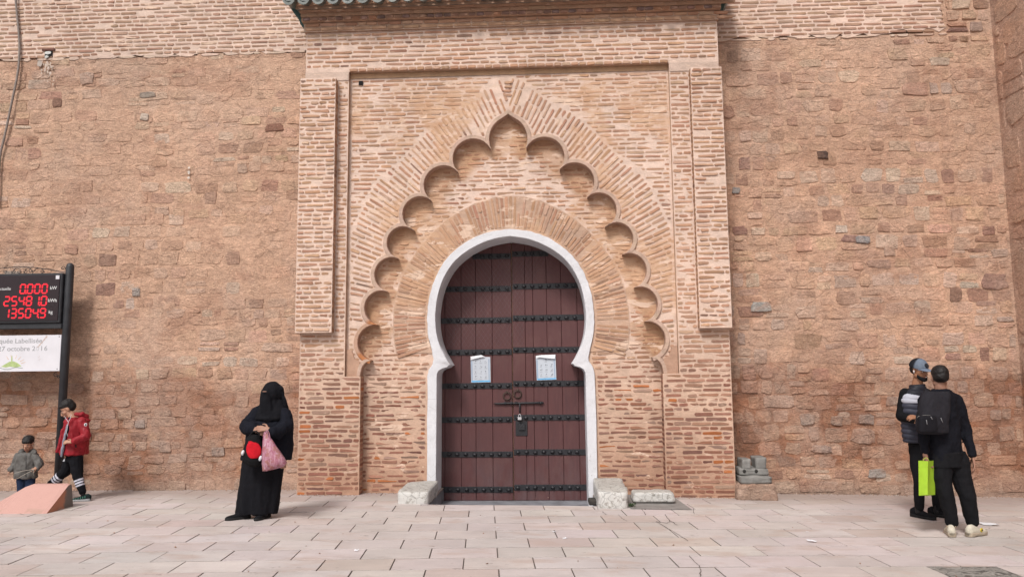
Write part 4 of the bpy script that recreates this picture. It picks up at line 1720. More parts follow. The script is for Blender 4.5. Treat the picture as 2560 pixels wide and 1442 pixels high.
g = rock(MB(), -1.93, -1.53, -.70, .19, -.03, .175, .016, .10, 11, seed=3.1, slope=.02)
tag(g.build('stone_block', M['wstone']), 'low whitewashed stone block at the left foot of the white arch frame', 'stone block', 'whitewashed blocks flanking the door')
g = rock(MB(), .56, .94, -.90, .19, -.04, .215, .022, .10, 11, seed=8.1, slope=.02)
tag(g.build('stone_block', M['wstone']), 'larger crumbling whitewashed stone block at the right foot of the white arch frame', 'stone block', 'whitewashed blocks flanking the door')
g = rock(MB(), 1.01, 1.56, -.56, -.22, .006, .125, .016, .13, 10, seed=5.5, taper=.1)
tag(g.build('stone_slab', M['wstone']), 'loose flat white stone lying on a grey cement patch right of the door', 'stone')
g = MB()
g.add([(.95, -.93, zg(1) + .006), (1.68, -.96, zg(1.7) + .006), (1.60, .15, zg(1.6) + .008), (.95, .15, zg(1) + .008)], [(0, 1, 2, 3)])
tag(g.build('cement_patch', M['cement']), kind='structure')
rb = thing('stone_fragment', 'grey carved stone fragment with two uprights on a tan block against the right wall', 'stone', (2.68, .1, .17))
gs = mat_plain('grey_weathered_stone', (0.21, 0.205, 0.195), 0.9, .25, 9, .01, 30, obj=False)
rock(MB(), 2.47, 2.88, -.13, .34, .165, .262, .022, .12, 9, seed=2).build('foot_slab', gs, rb)
rock(MB(), 2.48, 2.87, .0, .36, .262, .345, .020, .09, 9, seed=3).build('base', gs, rb)
rock(MB(), 2.53, 2.65, .04, .32, .33, .47, .020, .09, 7, seed=4).build('upright', gs, rb)
rock(MB(), 2.71, 2.85, .04, .32, .33, .485, .022, .09, 7, seed=5).build('upright', gs, rb)
for xx in (2.545, 2.70):
    g = MB(); g.ell((xx, .0, .315), (.022, .012, .024), 10, 6)
    g.build('drilled_hole', mat_plain('hole_shadow', (0.03, 0.028, 0.026), .9), rb)
g = rock(MB(), 2.40, 2.93, -.17, .46, -.05, .165, .034, .12, 12, (0.40, 0.29, 0.225), 6.3, taper=.08)
tag(g.build('stone_block', M['stone']), 'tan rubble block on the paving under the grey carved fragment, right of the gateway', 'stone block')


def mat_pink():
    t = NT('pink_painted_concrete')
    c = t.mix((0.47, 0.275, 0.238), (0.53, 0.32, 0.28), t.noise(6, 5, .7))
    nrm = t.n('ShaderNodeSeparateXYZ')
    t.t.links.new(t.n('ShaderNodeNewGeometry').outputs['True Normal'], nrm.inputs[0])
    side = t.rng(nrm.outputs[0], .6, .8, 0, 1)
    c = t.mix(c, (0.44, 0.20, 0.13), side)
    xy = t.xyz()
    low = t.math('ADD', xy[2], t.math('MULTIPLY', t.noise(7, 4), .12))
    chip = t.math('MULTIPLY', t.rng(low, .10, .13, 1, 0), t.rng(t.noise(5, 3, .6, t.pos((1, 1, 1), (3, 3, 3))), .5, .56, 0, 1))
    c = t.mix(c, (0.40, 0.26, 0.21), t.math('MULTIPLY', chip, .7))
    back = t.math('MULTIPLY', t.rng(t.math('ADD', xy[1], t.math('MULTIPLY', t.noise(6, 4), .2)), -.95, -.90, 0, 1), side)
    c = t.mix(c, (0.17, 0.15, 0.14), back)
    c = t.mul(c, t.rng(t.noise(60, 3, .8), .3, .42, .86, 1))
    nm = t.bump(t.noise(30, 5, .6), .004, .7)
    return t.done(c, .85, nm, .2)


g = MB()
NX = 16
prof = [(-1.39, -.02), (-1.38, .02), (-1.02, .285), (-.985, .305), (-.93, .31), (-.905, .295), (-.84, -.02)]
xs = [-7.05] + [lerp(-6.98, -6.03, i / NX) for i in range(NX + 1)] + [-5.985]
rings = []
for i, x in enumerate(xs):
    e = .012 if i in (0, len(xs) - 1) else 0
    left = max(0.0, (-6.45 - x)) * .55
    rings.append([(x + .012 * noise.noise(Vector((y * 6, z * 6, x))) * (1 if i in (0, len(xs) - 1) else 0), y + (e if y < -1.2 else -e if y > -.95 else 0) + .006 * noise.noise(Vector((x * 4, z * 5, 1))), min(z, max(.0, .31 - left)) - (e if z > .2 else 0)) for y, z in prof])
g.loft(rings, (1, 1, 1), True, False)
tag(g.build('concrete_block', mat_pink()), 'pink painted concrete block with sloping sides on the pavement, bottom left', 'concrete block')

# litter
def scrap(u, v, w, h, label, rot=.3, name='paper_scrap', z=.006):
    d = CAMR @ Vector(((u - 1280) / FPX, -(v - 721) / FPX, -1))
    p = CAML + d * ((zg(3) * (u > 1800) - .0 - CAML.z) / d.z)
    n = 9
    g = MB()
    vv = [(p.x, p.y, zg(p.x) + z + h * .3)]
    for i in range(n):
        a = 2 * math.pi * i / n
        r = U(.7, 1.1)
        x, y = math.cos(a) * w * r, math.sin(a) * w * .5 * r
        vv.append((p.x + x * math.cos(rot) - y * math.sin(rot), p.y + x * math.sin(rot) + y * math.cos(rot), zg(p.x) + z + U(0, h)))
    vv += [(a, b, c - .003) for a, b, c in vv[1:]]
    g.add(vv, [(0, 1 + i, 1 + (i + 1) % n) for i in range(n)] + [(1 + i, 1 + n + i, 1 + n + (i + 1) % n, 1 + (i + 1) % n) for i in range(n)], (1, 1, 1))
    tag(g.build(name, M['paper']), label, 'litter', 'scraps of litter on the paving')


scrap(2473, 1304, .105, .02, 'largest white paper sheet lying right of the white trainers', -.5)
scrap(2028, 1356, .055, .02, 'torn white paper scrap on the paving between the gateway and the two men', -.4)
scrap(1385, 1329, .024, .006, 'pale flattened scrap lying on a paving joint in front of the door', .1)
scrap(1413, 1346, .026, .012, 'small curved white scrap just right of and below the one on the joint', .2)
scrap(892, 1381, .024, .014, 'small white scrap on the open paving right of the woman in black', .2)
scrap(1244, 1320, .012, .006, 'tiny white crumb on the paving in front of the left door leaf', .2)
scrap(2018, 1331, .015, .005, 'tiny pale crumb above the torn scrap on the right', .0)

# dark clump and weed beside the right block
g = rock(MB(), .47, .57, -.62, -.44, -.02, .045, .02, .15, 6, seed=9)
tag(g.build('debris', mat_plain('dark_dirt', (0.05, 0.045, 0.04), .95, .3, 30, .01)), 'dark clump of dirt in the door corner beside the right block', 'debris')
g = MB()
for i in range(46):
    a = U(0, 6.28); r = U(0, .05)
    bx_, by_ = .975 + math.cos(a) * r, -.80 + math.sin(a) * r
    h = U(.015, .07)
    lx, ly = U(-.03, .03), U(-.03, .03)
    w = U(.006, .012)
    z0 = zg(bx_)
    g.add([(bx_ - w, by_, z0 + h * .5), (bx_ + lx * .5, by_ + ly * .5 - w, z0 + h * .75), (bx_ + w, by_, z0 + h * .55), (bx_ + lx, by_ + ly, z0 + h)], [(0, 1, 3), (1, 2, 3)], vary((.05, .085, .035), .3))
    g.add([(bx_, by_, z0), (bx_ + .002, by_, z0), (bx_ + lx * .3, by_, z0 + h * .6)], [(0, 1, 2)], (.06, .09, .04))
tag(g.build('weed', M['cloth']), 'small green weed growing at the foot of the right whitewashed block', 'weed')

# grit, crumbled mortar and dust gathered along the foot of the walls
g = MB()
for k in range(620):
    q_ = R()
    if q_ < .36: x_, y_ = U(-8.2, -3.45), WY - .02 - abs(random.gauss(0, .05))
    elif q_ < .62: x_, y_ = U(2.95, 6.4), WY - .02 - abs(random.gauss(0, .06))
    elif q_ < .74: x_, y_ = U(-3.4, -2.6), -.01 - abs(random.gauss(0, .04))
    elif q_ < .86: x_, y_ = U(1.6, 2.4), -.01 - abs(random.gauss(0, .04))
    elif q_ < .93: x_, y_ = U(-2.55, -1.95), .18 - abs(random.gauss(0, .06))
    else: x_, y_ = U(-6, 6), U(-4.2, 0)
    r_ = U(.004, .012) * (1.5 if R() < .06 else 1)
    z_ = zg(x_) + r_ * .3
    c_ = vary(random.choice([(.40, .27, .20), (.33, .22, .16), (.45, .38, .33), (.25, .16, .12)]), .2)
    pp = [(x_ + U(.6, 1.3) * r_ * math.cos(a_), y_ + U(.6, 1.3) * r_ * math.sin(a_), z_ + U(-.3, .3) * r_) for a_ in (0, 1.57, 3.14, 4.71)]
    g.add(pp + [(x_, y_, z_ + r_ * .8), (x_, y_, z_ - r_ * .5)], [(0, 1, 4), (1, 2, 4), (2, 3, 4), (3, 0, 4), (1, 0, 5), (2, 1, 5), (3, 2, 5), (0, 3, 5)], c_)
tag(g.build('grit', M['plaster']), 'crumbled mortar and grit scattered along the foot of the walls', 'grit', kind='stuff')

# rough cement patch in the paving, lower right
g = MB()
n1 = 26
q = MAT_PATCH
v = []
for j in range(n1 + 1):
    for i in range(n1 + 1):
        a, b = i / n1, j / n1
        x = lerp(lerp(q[0][0], q[1][0], a), lerp(q[3][0], q[2][0], a), b)
        y = lerp(lerp(q[0][1], q[1][1], a), lerp(q[3][1], q[2][1], a), b)
        v.append((x, y, zg(x) - .004 + .012 * noise.noise(Vector((x * 7, y * 12, 1))) + .006 * noise.noise(Vector((x * 20, y * 30, 2)))))
g.add(v, [(j * (n1 + 1) + i, (j + 1) * (n1 + 1) + i, (j + 1) * (n1 + 1) + i + 1, j * (n1 + 1) + i + 1) for j in range(n1) for i in range(n1)], (1, 1, 1))
t = NT('cracked_cement')
c = t.mix((0.33, 0.31, 0.285), (0.24, 0.225, 0.21), t.noise(9, 5, .7))
cr = t.math('MULTIPLY', t.rng(t.noise(9, 6, .8, t.pos((.7, 2.4, 1)), 1.2), .40, .47, .35, 1), t.rng(t.noise(26, 5, .8, t.pos((.6, 2, 1))), .36, .46, .55, 1))
c = t.mul(c, cr)
g.build('rough_cement', t.done(c, .95, t.bump(cr, .01, .8), .1), pavement)

# hairline cracks in the slabs
g = MB()
for line in ([(1722, 1388), (1735, 1402), (1748, 1413), (1752, 1425), (1750, 1441)], [(1674, 1301), (1684, 1305), (1688, 1310), (1695, 1312)], [(1663, 1285), (1674, 1303), (1668, 1308), (1640, 1303)],
             [(1546, 1286), (1556, 1296), (1568, 1302)], [(1605, 1272), (1612, 1282), (1614, 1287)], [(1640, 1303), (1665, 1318), (1690, 1332), (1720, 1352)], [(1733, 1272), (1734, 1280), (1737, 1285)],
             [(0, 1286), (22, 1278), (38, 1279), (60, 1287)], [(1506, 1278), (1512, 1284), (1517, 1286)]):
    P = []
    for u, v_ in line:
        d = CAMR @ Vector(((u - 1280) / FPX, -(v_ - 721) / FPX, -1))
        zz = 0.0
        for _ in range(4):
            p = CAML + d * ((zz - CAML.z) / d.z); zz = zg(p.x)
        P.append(Vector((p.x, p.y, zz + .0035)))
    fine = []
    for a, b in zip(P[:-1], P[1:]):
        for k in range(4):
            fine.append(a.lerp(b, k / 4) + Vector((U(-.006, .006), U(-.006, .006), 0)))
    fine.append(P[-1])
    for a, b in zip(fine[:-1], fine[1:]):
        w = U(.002, .0045)
        nrm_ = Vector((-(b - a).y, (b - a).x, 0)).normalized() * w
        g.add([tuple(a - nrm_), tuple(b - nrm_), tuple(b + nrm_), tuple(a + nrm_)], [(0, 1, 2, 3)])
tag(g.build('crack', M['joint'], pavement), kind='stuff')

# cable down the left wall
g = MB()
cpts = smooth_path([(-8.20, 8.6), (-8.165, 7.8), (-8.144, 7.40), (-8.06, 6.80), (-8.035, 6.47), (-8.047, 6.15), (-8.10, 5.75), (-8.154, 5.40), (-8.20, 5.15), (-8.235, 4.96), (-8.235, 4.6), (-8.22, 4.2)], 5)
g.tube([(a, .445 + .01 * math.sin(b * 3), b) for a, b in cpts], .016, 8)
tag(g.build('cable', mat_plain('grey_cable', (0.24, 0.20, 0.18), .7, .2, 20, .001, 50)), 'thick grey-brown cable hanging down the wall at the left edge', 'cable')

# hole with whitish droppings and a few marks on the walls
g = MB()
g.box(-7.70, -7.50, .470, .52, 6.60, 6.635, (.14, .07, .055))
g.build('brick', M['pier_brick'], lw)
g = MB()
g.box(-7.655, -7.535, .478, .52, 6.50, 6.598, (.02, .02, .02))
g.build('nest_hole', mat_plain('hole_dark', (0.016, 0.014, 0.013), .95), lw)


def splat(mb, x, z, w, h, y, col, n=11, jag=.35):
    mb.add([(x, y - .002, z)] + [(x + math.cos(2 * math.pi * i / n) * w / 2 * U(1 - jag, 1 + jag * .3), y, z + math.sin(2 * math.pi * i / n) * h / 2 * U(1 - jag, 1 + jag * .3)) for i in range(n)], [(0, 1 + (i + 1) % n, 1 + i) for i in range(n)][::1], [col] * (n + 1))


def flipfix(mb):
    mb.f = [tuple(reversed(f)) for f in mb.f]
    return mb


g = MB()
splat(g, -7.60, 6.565, .13, .06, .470, (.60, .60, .58)); splat(g, -7.62, 6.50, .07, .05, .468, (.5, .5, .48))
for i in range(46):
    e_ = abs(random.gauss(0, .16))
    splat(g, -7.60 + random.gauss(0, .035 + e_ * .12), 6.43 - e_, U(.012, .045), U(.015, .06), .466, vary((.52, .42, .355), .1), 7)
splat(g, -7.72, 6.40, .10, .11, .468, (.42, .36, .32))
tag(flipfix(g).build('bird_droppings', M['cloth'], lw), kind='stuff')
g = MB()
for x, z, w, h in ((-5.32, 4.64, .045, .07), (-5.32, 4.56, .05, .05), (-5.32, 4.71, .035, .04)):
    splat(g, x, z, w, h, .470, (.62, .56, .50), 9, .4)
tag(flipfix(g).build('paint_marks', M['cloth'], lw), kind='stuff')
for x, z, w, h, c in ((3.965, 4.69, .17, .12, (.10, .068, .058)), (4.45, 3.455, .21, .12, (.25, .26, .275)), (2.72, 4.2, .12, .10, (.30, .29, .28)), (4.75, 1.20, .24, .13, (.34, .30, .27)),
                      (3.55, .95, .22, .17, (.36, .33, .30)), (3.95, .93, .17, .15, (.38, .35, .31)), (4.35, .95, .22, .14, (.33, .32, .30)), (3.72, .55, .28, .11, (.31, .30, .29)), (4.45, .22, .25, .13, (.36, .35, .33)), (3.0, 2.52, .30, .15, (.36, .35, .33))):
    rubble_stone(toL, x, z, w, h, .024, c, U(-.1, .1)).build('stone', M['stone'], rw)
for x, z, w, h, c in ((-6.98, 6.15, .24, .20, (.52, .39, .32)), (-6.05, 5.52, .14, .12, (.52, .42, .35)), (-7.95, 3.15, .26, .12, (.34, .30, .27)), (-6.05, 2.86, .13, .13, (.36, .31, .28)), (-5.52, .62, .18, .16, (.40, .37, .34)), (-4.75, .55, .2, .14, (.38, .35, .32)),
                      (-6.02, 5.86, .26, .10, (.38, .32, .27)), (-4.05, 5.3, .30, .12, (.28, .15, .11)), (-5.9, .95, .16, .13, (.34, .33, .32)), (-7.55, .72, .2, .18, (.36, .30, .26))):
    rubble_stone(toL, x, z, w, h, .022, c, U(-.1, .1)).build('stone', M['stone'], lw)

# ------------------------------------------------------------------ information sign with LED read-out
sg = thing('display_sign', 'dark metal sign with red LED read-out above a white text board, left edge', 'sign', (-7.6, .15, zg(-7.6)))


def text(body, x, z, size, y, mat, parent, name='lettering', align='LEFT', ext=.001, bold=0.0, sx=1.0):
    cu = bpy.data.curves.new('t', 'FONT')
    cu.body = body
    cu.size = size
    cu.align_x = align
    cu.extrude = ext
    cu.offset = bold
    o = bpy.data.objects.new('t', cu)
    COL.objects.link(o)
    dg = bpy.context.evaluated_depsgraph_get()
    me = bpy.data.meshes.new_from_object(o.evaluated_get(dg))
    bpy.data.objects.remove(o)
    me.transform(Matrix.Translation((x, y, z)) @ Matrix.Rotation(math.pi / 2, 4, 'X') @ Matrix.Diagonal((sx, 1, 1, 1)))
    return link(name, me, mat, parent)


for px_ in (-8.345, -6.852):
    g = MB()
    g.tube([(px_, .15, -.02), (px_, .15, 3.20), (px_, .15, 3.235), (px_, .15, 3.255)], [.055, .055, .045, .02], 16)
    g.build('post', M['post'], sg)
g = MB()
g.bevbox(-8.29, -6.905, .07, .20, 2.395, 3.105, .012)
g.build('display_case', M['post'], sg)
g = MB()
g.bevbox(-8.255, -6.935, .060, .072, 2.425, 3.075, .004)
scr = g.build('screen', M['screen'], sg)
g = MB()
g.bevbox(-8.30, -6.90, .10, .20, 2.315, 2.393, .006)
g.build('cross_bar', M['post'], sg)
g = MB()
g.bevbox(-8.30, -6.895, .105, .125, 1.715, 2.225, .003)
bd = g.build('text_board', M['board'], sg)
for a, b in ((-8.27, 2.195), (-6.925, 2.2), (-8.27, 1.74), (-6.93, 1.745)):
    g = MB(); g.ell((a, .104, b), (.008, .004, .008), 8, 4); g.build('rivet', M['iron'], bd)
SEG = {'0': 'abcdef', '1': 'bc', '2': 'abged', '3': 'abgcd', '4': 'fgbc', '5': 'afgcd', '6': 'afgedc', '7': 'abc', '8': 'abcdefg', '9': 'abcdfg'}


def digits(s, xr, zt, h, pitch, gapafter=None):
    """seven-segment figures, right aligned at xr"""
    cells = []
    for ch in s:
        if ch == '.': cells[-1] = (cells[-1][0], True)
        else: cells.append((ch, False))
    n = len(cells)
    w = pitch * .74
    for i, (ch, dot) in enumerate(cells):
        x0 = xr - (n - i) * pitch + (pitch - w)
        g = MB()
        sl = lambda x, z: (x + (z - (zt - h)) * .05, z)
        th = .0095
        P = {'a': ((.12, 1), (.88, 1)), 'd': ((.12, 0), (.88, 0)), 'g': ((.12, .5), (.88, .5)), 'f': ((.04, .56), (.04, .95)), 'b': ((.96, .56), (.96, .95)), 'e': ((.04, .05), (.04, .44)), 'c': ((.96, .05), (.96, .44))}
        for k in SEG[ch]:
            (a0, b0), (a1, b1) = P[k]
            X0, Z0 = sl(x0 + a0 * w, zt - h + b0 * h)
            X1, Z1 = sl(x0 + a1 * w, zt - h + b1 * h)
            for q in range(4):
                t0, t1 = q / 4 + .02, (q + 1) / 4 - .02
                xa, za, xb, zb_ = lerp(X0, X1, t0), lerp(Z0, Z1, t0), lerp(X0, X1, t1), lerp(Z0, Z1, t1)
                if k in 'adg': g.box(xa, xb, .055, .0605, za - th, za + th)
                else: g.box(xa - th, xa + th, .055, .0605, za, zb_)
        if dot:
            g.box(x0 + w + .004, x0 + w + .020, .055, .0605, zt - h - .008, zt - h + .010)
        g.build('led_figure', M['led'], scr)


digits('0.000', -7.112, 2.945, .128, .1065)
digits('25481.0', -7.112, 2.772, .128, .1085)
digits('13504.9', -7.118, 2.598, .128, .1065)
text('kW', -7.072, 2.868, .066, .0595, M['print_white'], scr, bold=.0006)
text('kWh', -7.092, 2.690, .066, .0595, M['print_white'], scr, bold=.0006)
text('kg', -7.072, 2.525, .066, .0595, M['print_white'], scr, bold=.0006)
text('actuelle', -7.645, 2.868, .060, .0595, M['print_white'], scr, align='RIGHT')
g = MB()
g.box(-6.995, -6.942, .0575, .0605, 3.015, 3.068)
g.build('sticker', M['board'], scr)
w2 = text('Labellisée', -7.168, 2.115, .094, .1045, M['print_grey'], bd, align='RIGHT', sx=1.10, bold=.0012)
text('Mosquée', min(v.co.x for v in w2.data.vertices) - .035, 2.115, .094, .1045, M['print_grey'], bd, align='RIGHT', sx=1.10, bold=.0012)
text('le 27 octobre 2', -7.262, 2.005, .094, .1045, M['print_grey'], bd, align='RIGHT', sx=1.10, bold=.0012)
text('0', -7.258, 2.005, .094, .1045, M['print_pale'], bd, sx=1.10)
text('1', -7.198, 2.005, .094, .1045, M['print_grey'], bd, sx=1.10, bold=.0012)
text('6', -7.138, 2.005, .094, .1045, M['print_grey'], bd, sx=1.10, bold=.0012)
# scuffed diagonal mark across the text
g = MB()
for i in range(26):
    t_ = i / 25
    splat(g, -7.22 + .12 * t_ + U(-.008, .008), 2.06 + .15 * t_ + U(-.008, .008), U(.008, .03), U(.008, .02), .1038, vary((.52, .40, .35), .2), 7)
for i in range(9):
    splat(g, -7.19 + U(-.03, .03), 1.90 + U(-.04, .04), .01, .008, .1038, (.55, .45, .42), 6)
tag(flipfix(g).build('scuff_marks', M['cloth'], bd), kind='stuff')
# emblem: a green hill, small tower and sun rays
g = MB()
hp = [(-.15, .0), (-.09, .035), (-.03, .07), (.03, .075), (.09, .05), (.15, .005), (.07, -.012), (-.02, .0), (-.08, -.012)]
g.add([(-7.60 + a, .1035, 1.785 + b) for a, b in hp], [tuple(range(len(hp)))[::-1]])
g.build('emblem_hill', M['print_green'], bd)
g = MB()
g.box(-7.606, -7.590, .1025, .104, 1.845, 1.915); g.box(-7.602, -7.594, .1025, .104, 1.915, 1.94)
g.build('emblem_tower', M['print_green'], bd)
for a0 in (.35, .62, .95, 1.3, 1.75, 2.1):
    g = MB()
    c0, s0 = math.cos(a0), math.sin(a0)
    p0, p1 = Vector((-7.58 + c0 * .13, .1035, 1.79 + s0 * .11)), Vector((-7.58 + c0 * .20, .1035, 1.79 + s0 * .165))
    nn = Vector((-s0, 0, c0)) * .004
    g.add([tuple(p0 - nn), tuple(p1 - nn * .4), tuple(p1 + nn * .4), tuple(p0 + nn)], [(0, 1, 2, 3)])
    g.build('emblem_ray', M['print_orange'], bd)
g = MB()
sw = smooth_path([(-.19, -.005), (-.10, -.035), (-.02, -.035), (.06, -.012), (.14, -.02), (.17, -.022)], 4)
for (a, b), (c, d) in zip(sw[:-1], sw[1:]):
    g.add([(-7.60 + a, .103, 1.785 + b - .004), (-7.60 + c, .103, 1.785 + d - .004), (-7.60 + c, .103, 1.785 + d + .003), (-7.60 + a, .103, 1.785 + b + .003)], [(0, 1, 2, 3)])
g.build('emblem_swoosh', M['print_sage'], bd)


def spiral(cx, cz, r, t0, turns, sgn=1, n=22):
    return [(cx + math.cos(t0 + sgn * 2 * math.pi * turns * i / n) * r * (1 - .78 * i / n), .14, cz + math.sin(t0 + sgn * 2 * math.pi * turns * i / n) * r * (1 - .78 * i / n)) for i in range(n + 1)]


g = MB()
g.tube([(lerp(-8.30, -6.90, i / 20), .14, 3.115 + .095 * math.sin(math.pi * i / 20)) for i in range(21)], .0055, 6)
g.build('arched_rod', M['iron'], sg)
for cx, cz, r, t0, s_ in ((-7.68, 3.15, .035, math.pi, 1), (-7.60, 3.145, .03, 0, -1), (-7.50, 3.145, .03, math.pi, 1), (-7.43, 3.16, .035, 0, -1), (-7.26, 3.145, .028, .4, -1), (-7.80, 3.15, .03, 2.4, 1), (-6.95, 3.18, .035, -.5, 1)):
    g = MB()
    g.tube(spiral(cx, cz, r, t0, 1.1, s_), .0045, 5)
    g.build('scroll', M['iron'], sg)
for a in ((-7.71, -7.56), (-7.53, -7.40), (-7.40, -7.22)):
    g = MB()
    g.tube(smooth_path([(a[0], 3.11), (lerp(*a, .3), 3.185), (lerp(*a, .7), 3.19), (a[1], 3.13)], 4) and [(p[0], .14, p[1]) for p in smooth_path([(a[0], 3.11), (lerp(*a, .3), 3.18), (lerp(*a, .7), 3.185), (a[1], 3.13)], 4)], .0045, 5)
    g.build('scroll', M['iron'], sg)
for cx, cz, r in ((-6.965, 1.665, .038), (-6.925, 1.635, .022)):
    g = MB()
    g.tube(spiral(cx, cz, r, 1.2, 1.2, 1), .005, 5)
    g.build('scroll', M['iron'], sg)

# ------------------------------------------------------------------ people
def jit(v, a):
    return v


def capsule(mb, p, q, r1, r2=None, n=12):
    """a closed tapered limb with round ends"""
    r2 = r1 if r2 is None else r2
    p, q = Vector(p), Vector(q)
    d = q - p
    L = max(d.length, 1e-5)
    d /= L
    u = d.orthogonal().normalized()
    w = d.cross(u)
    rings = []
    for t, r in [(-math.sin(a), r1 * math.cos(a)) for a in (1.35, .9, .45)]:
        rings.append((p + d * t * r1, r))
    rings += [(p, r1), (p.lerp(q, .5), (r1 + r2) / 2), (q, r2)]
    for t, r in [(math.sin(a), r2 * math.cos(a)) for a in (.45, .9, 1.35)]:
        rings.append((q + d * t * r2, r))
    mb.loft([[c + (u * math.cos(2 * math.pi * k / n) + w * math.sin(2 * math.pi * k / n)) * r for k in range(n)] for c, r in rings])


def limb(mb, pts, rs):
    for i in range(len(pts) - 1):
        capsule(mb, pts[i], pts[i + 1], rs[i], rs[i + 1])


def blimb(mb, pts, rs):
    """a limb that will be covered by clothes: a little slimmer than the garment"""
    limb(mb, pts, [r * (.72 if i < len(rs) - 1 else .86) for i, r in enumerate(rs)])


def oval_loft(mb, secs, n=28):
    """stack of ellipses: (centre, half width along ax, half depth along ay, ax, ay)"""
    rings = []
    for c, a, b, ax, ay in secs:
        rings.append([Vector(c) + Vector(ax) * (a * math.cos(2 * math.pi * k / n)) + Vector(ay) * (b * math.sin(2 * math.pi * k / n)) for k in range(n)])
    mb.loft(rings)


def remeshed(mb, name, voxel, mat, parent, colf, smooth=4, fold=0.0, fscale=(9, 9, 3), seed=0.0, fold2=0.0):
    """fuse overlapping closed shapes into one continuous surface, then add folds"""
    me = mb.mesh('tmp')
    o = bpy.data.objects.new('tmp', me)
    COL.objects.link(o)
    m = o.modifiers.new('r', 'REMESH')
    m.mode = 'VOXEL'
    m.voxel_size = voxel
    if smooth:
        s_ = o.modifiers.new('s', 'SMOOTH')
        s_.factor = .5
        s_.iterations = smooth
    dg = bpy.context.evaluated_depsgraph_get()
    me2 = bpy.data.meshes.new_from_object(o.evaluated_get(dg))
    bpy.data.objects.remove(o)
    bpy.data.meshes.remove(me)
    me2.name = name
    n = len(me2.vertices)
    co = np.empty(n * 3, dtype=np.float32)
    me2.vertices.foreach_get('co', co)
    co = co.reshape(-1, 3)
    if fold:
        nr = np.empty(n * 3, dtype=np.float32)
        me2.vertices.foreach_get('normal', nr)
        nr = nr.reshape(-1, 3)
        d = np.array([noise.noise(Vector((c[0] * fscale[0] + seed, c[1] * fscale[1], c[2] * fscale[2]))) * fold + (noise.noise(Vector((c[0] * 31 + seed, c[1] * 31, c[2] * 22))) * fold2 if fold2 else 0) for c in co], dtype=np.float32)
        co = co + nr * d[:, None]
        me2.vertices.foreach_set('co', co.ravel())
    for a in list(me2.color_attributes):
        me2.color_attributes.remove(a)
    at = me2.color_attributes.new('Col', 'FLOAT_COLOR', 'POINT')
    arr = np.ones((n, 4), dtype=np.float32)
    if callable(colf):
        for i in range(n):
            arr[i, :3] = colf(Vector(co[i]))
    else:
        arr[:, :3] = colf
    at.data.foreach_set('color', arr.ravel())
    me2.polygons.foreach_set('use_smooth', [True] * len(me2.polygons))
    me2.update()
    return link(name, me2, mat, parent)


def frame(yaw, pitch=0.0, roll=0.0):
    """head axes: faces -Y at yaw 0; positive yaw turns towards +X, positive pitch looks down"""
    return Matrix.Rotation(yaw, 3, 'Z') @ Matrix.Rotation(pitch, 3, 'X') @ Matrix.Rotation(roll, 3, 'Y')


def head(mb, c, s, F):
    """s: scale (1 = adult, 0.235 m tall)"""
    P = lambda x, y, z: Vector(c) + F @ (Vector((x, y, z)) * s)
    def E(x, y, z, rx, ry, rz, rot=None):
        mb.ell(tuple(P(x, y, z)), (rx * s, ry * s, rz * s), 16, 10, (1, 1, 1), F if rot is None else F @ rot)
    E(0, .018, .030, .075, .093, .088)                 # cranium
    E(0, -.028, -.028, .058, .060, .078)               # face
    E(0, -.040, -.075, .036, .040, .036)               # chin
    for sx in (-1, 1):
        E(sx * .036, -.035, -.020, .028, .042, .030)   # cheek
        E(sx * .045, -.008, -.058, .022, .040, .030)   # jaw
        E(sx * .028, -.078, .012, .022, .012, .008)    # brow ridge
        mb.ell(tuple(P(sx * .077, .008, -.004)), (.009 * s, .019 * s, .030 * s), 10, 8, (1, 1, 1), F @ Matrix.Rotation(sx * .35, 3, 'Z'))
    capsule(mb, P(0, -.086, .006), P(0, -.106, -.028), .009 * s, .012 * s)   # nose bridge
    E(0, -.102, -.033, .016, .013, .010)
    E(0, -.088, -.056, .023, .012, .006)               # lips
    E(0, -.086, -.065, .019, .012, .007)


def face_colour(c, s, F, skin, brow=(.03, .02, .015), shade=None):
    Fi = F.transposed()
    def f(p):
        if p.z < .24: return (.012, .012, .014)        # socks
        q = (Fi @ (p - Vector(c))) / s
        col = skin
        if q.length < .2:
            if q.y < -.03:
                for sx in (-1, 1):
                    d = ((q.x - sx * .032) / .019) ** 2 + ((q.z - .021 - abs(abs(q.x) - .03) * -.1) / .0034) ** 2
                    if d < 1: col = brow
                    d = ((q.x - sx * .031) / .015) ** 2 + ((q.z + .000) / .0055) ** 2
                    if d < 1: col = mix3(skin, (.12, .06, .045), .40)
                d = (q.x / .024) ** 2 + ((q.z + .060) / .010) ** 2
                if d < 1: col = mix3(skin, (.36, .12, .10), .6)
            if shade: col = shade(q, col)
        return col
    return f


def eyes(c, s, F, parent):
    for sx in (-1, 1):
        g = MB()
        p = Vector(c) + F @ (Vector((sx * .031, -.0745, .000)) * s)
        g.ell(tuple(p), (.013 * s, .009 * s, .0062 * s), 10, 6, (.55, .52, .50), F)
        p2 = Vector(c) + F @ (Vector((sx * .031, -.0815, -.001)) * s)
        g.ell(tuple(p2), (.0058 * s, .0035 * s, .0058 * s), 8, 6, (.03, .018, .012), F)
        g.build('eye', M['skin'], parent)


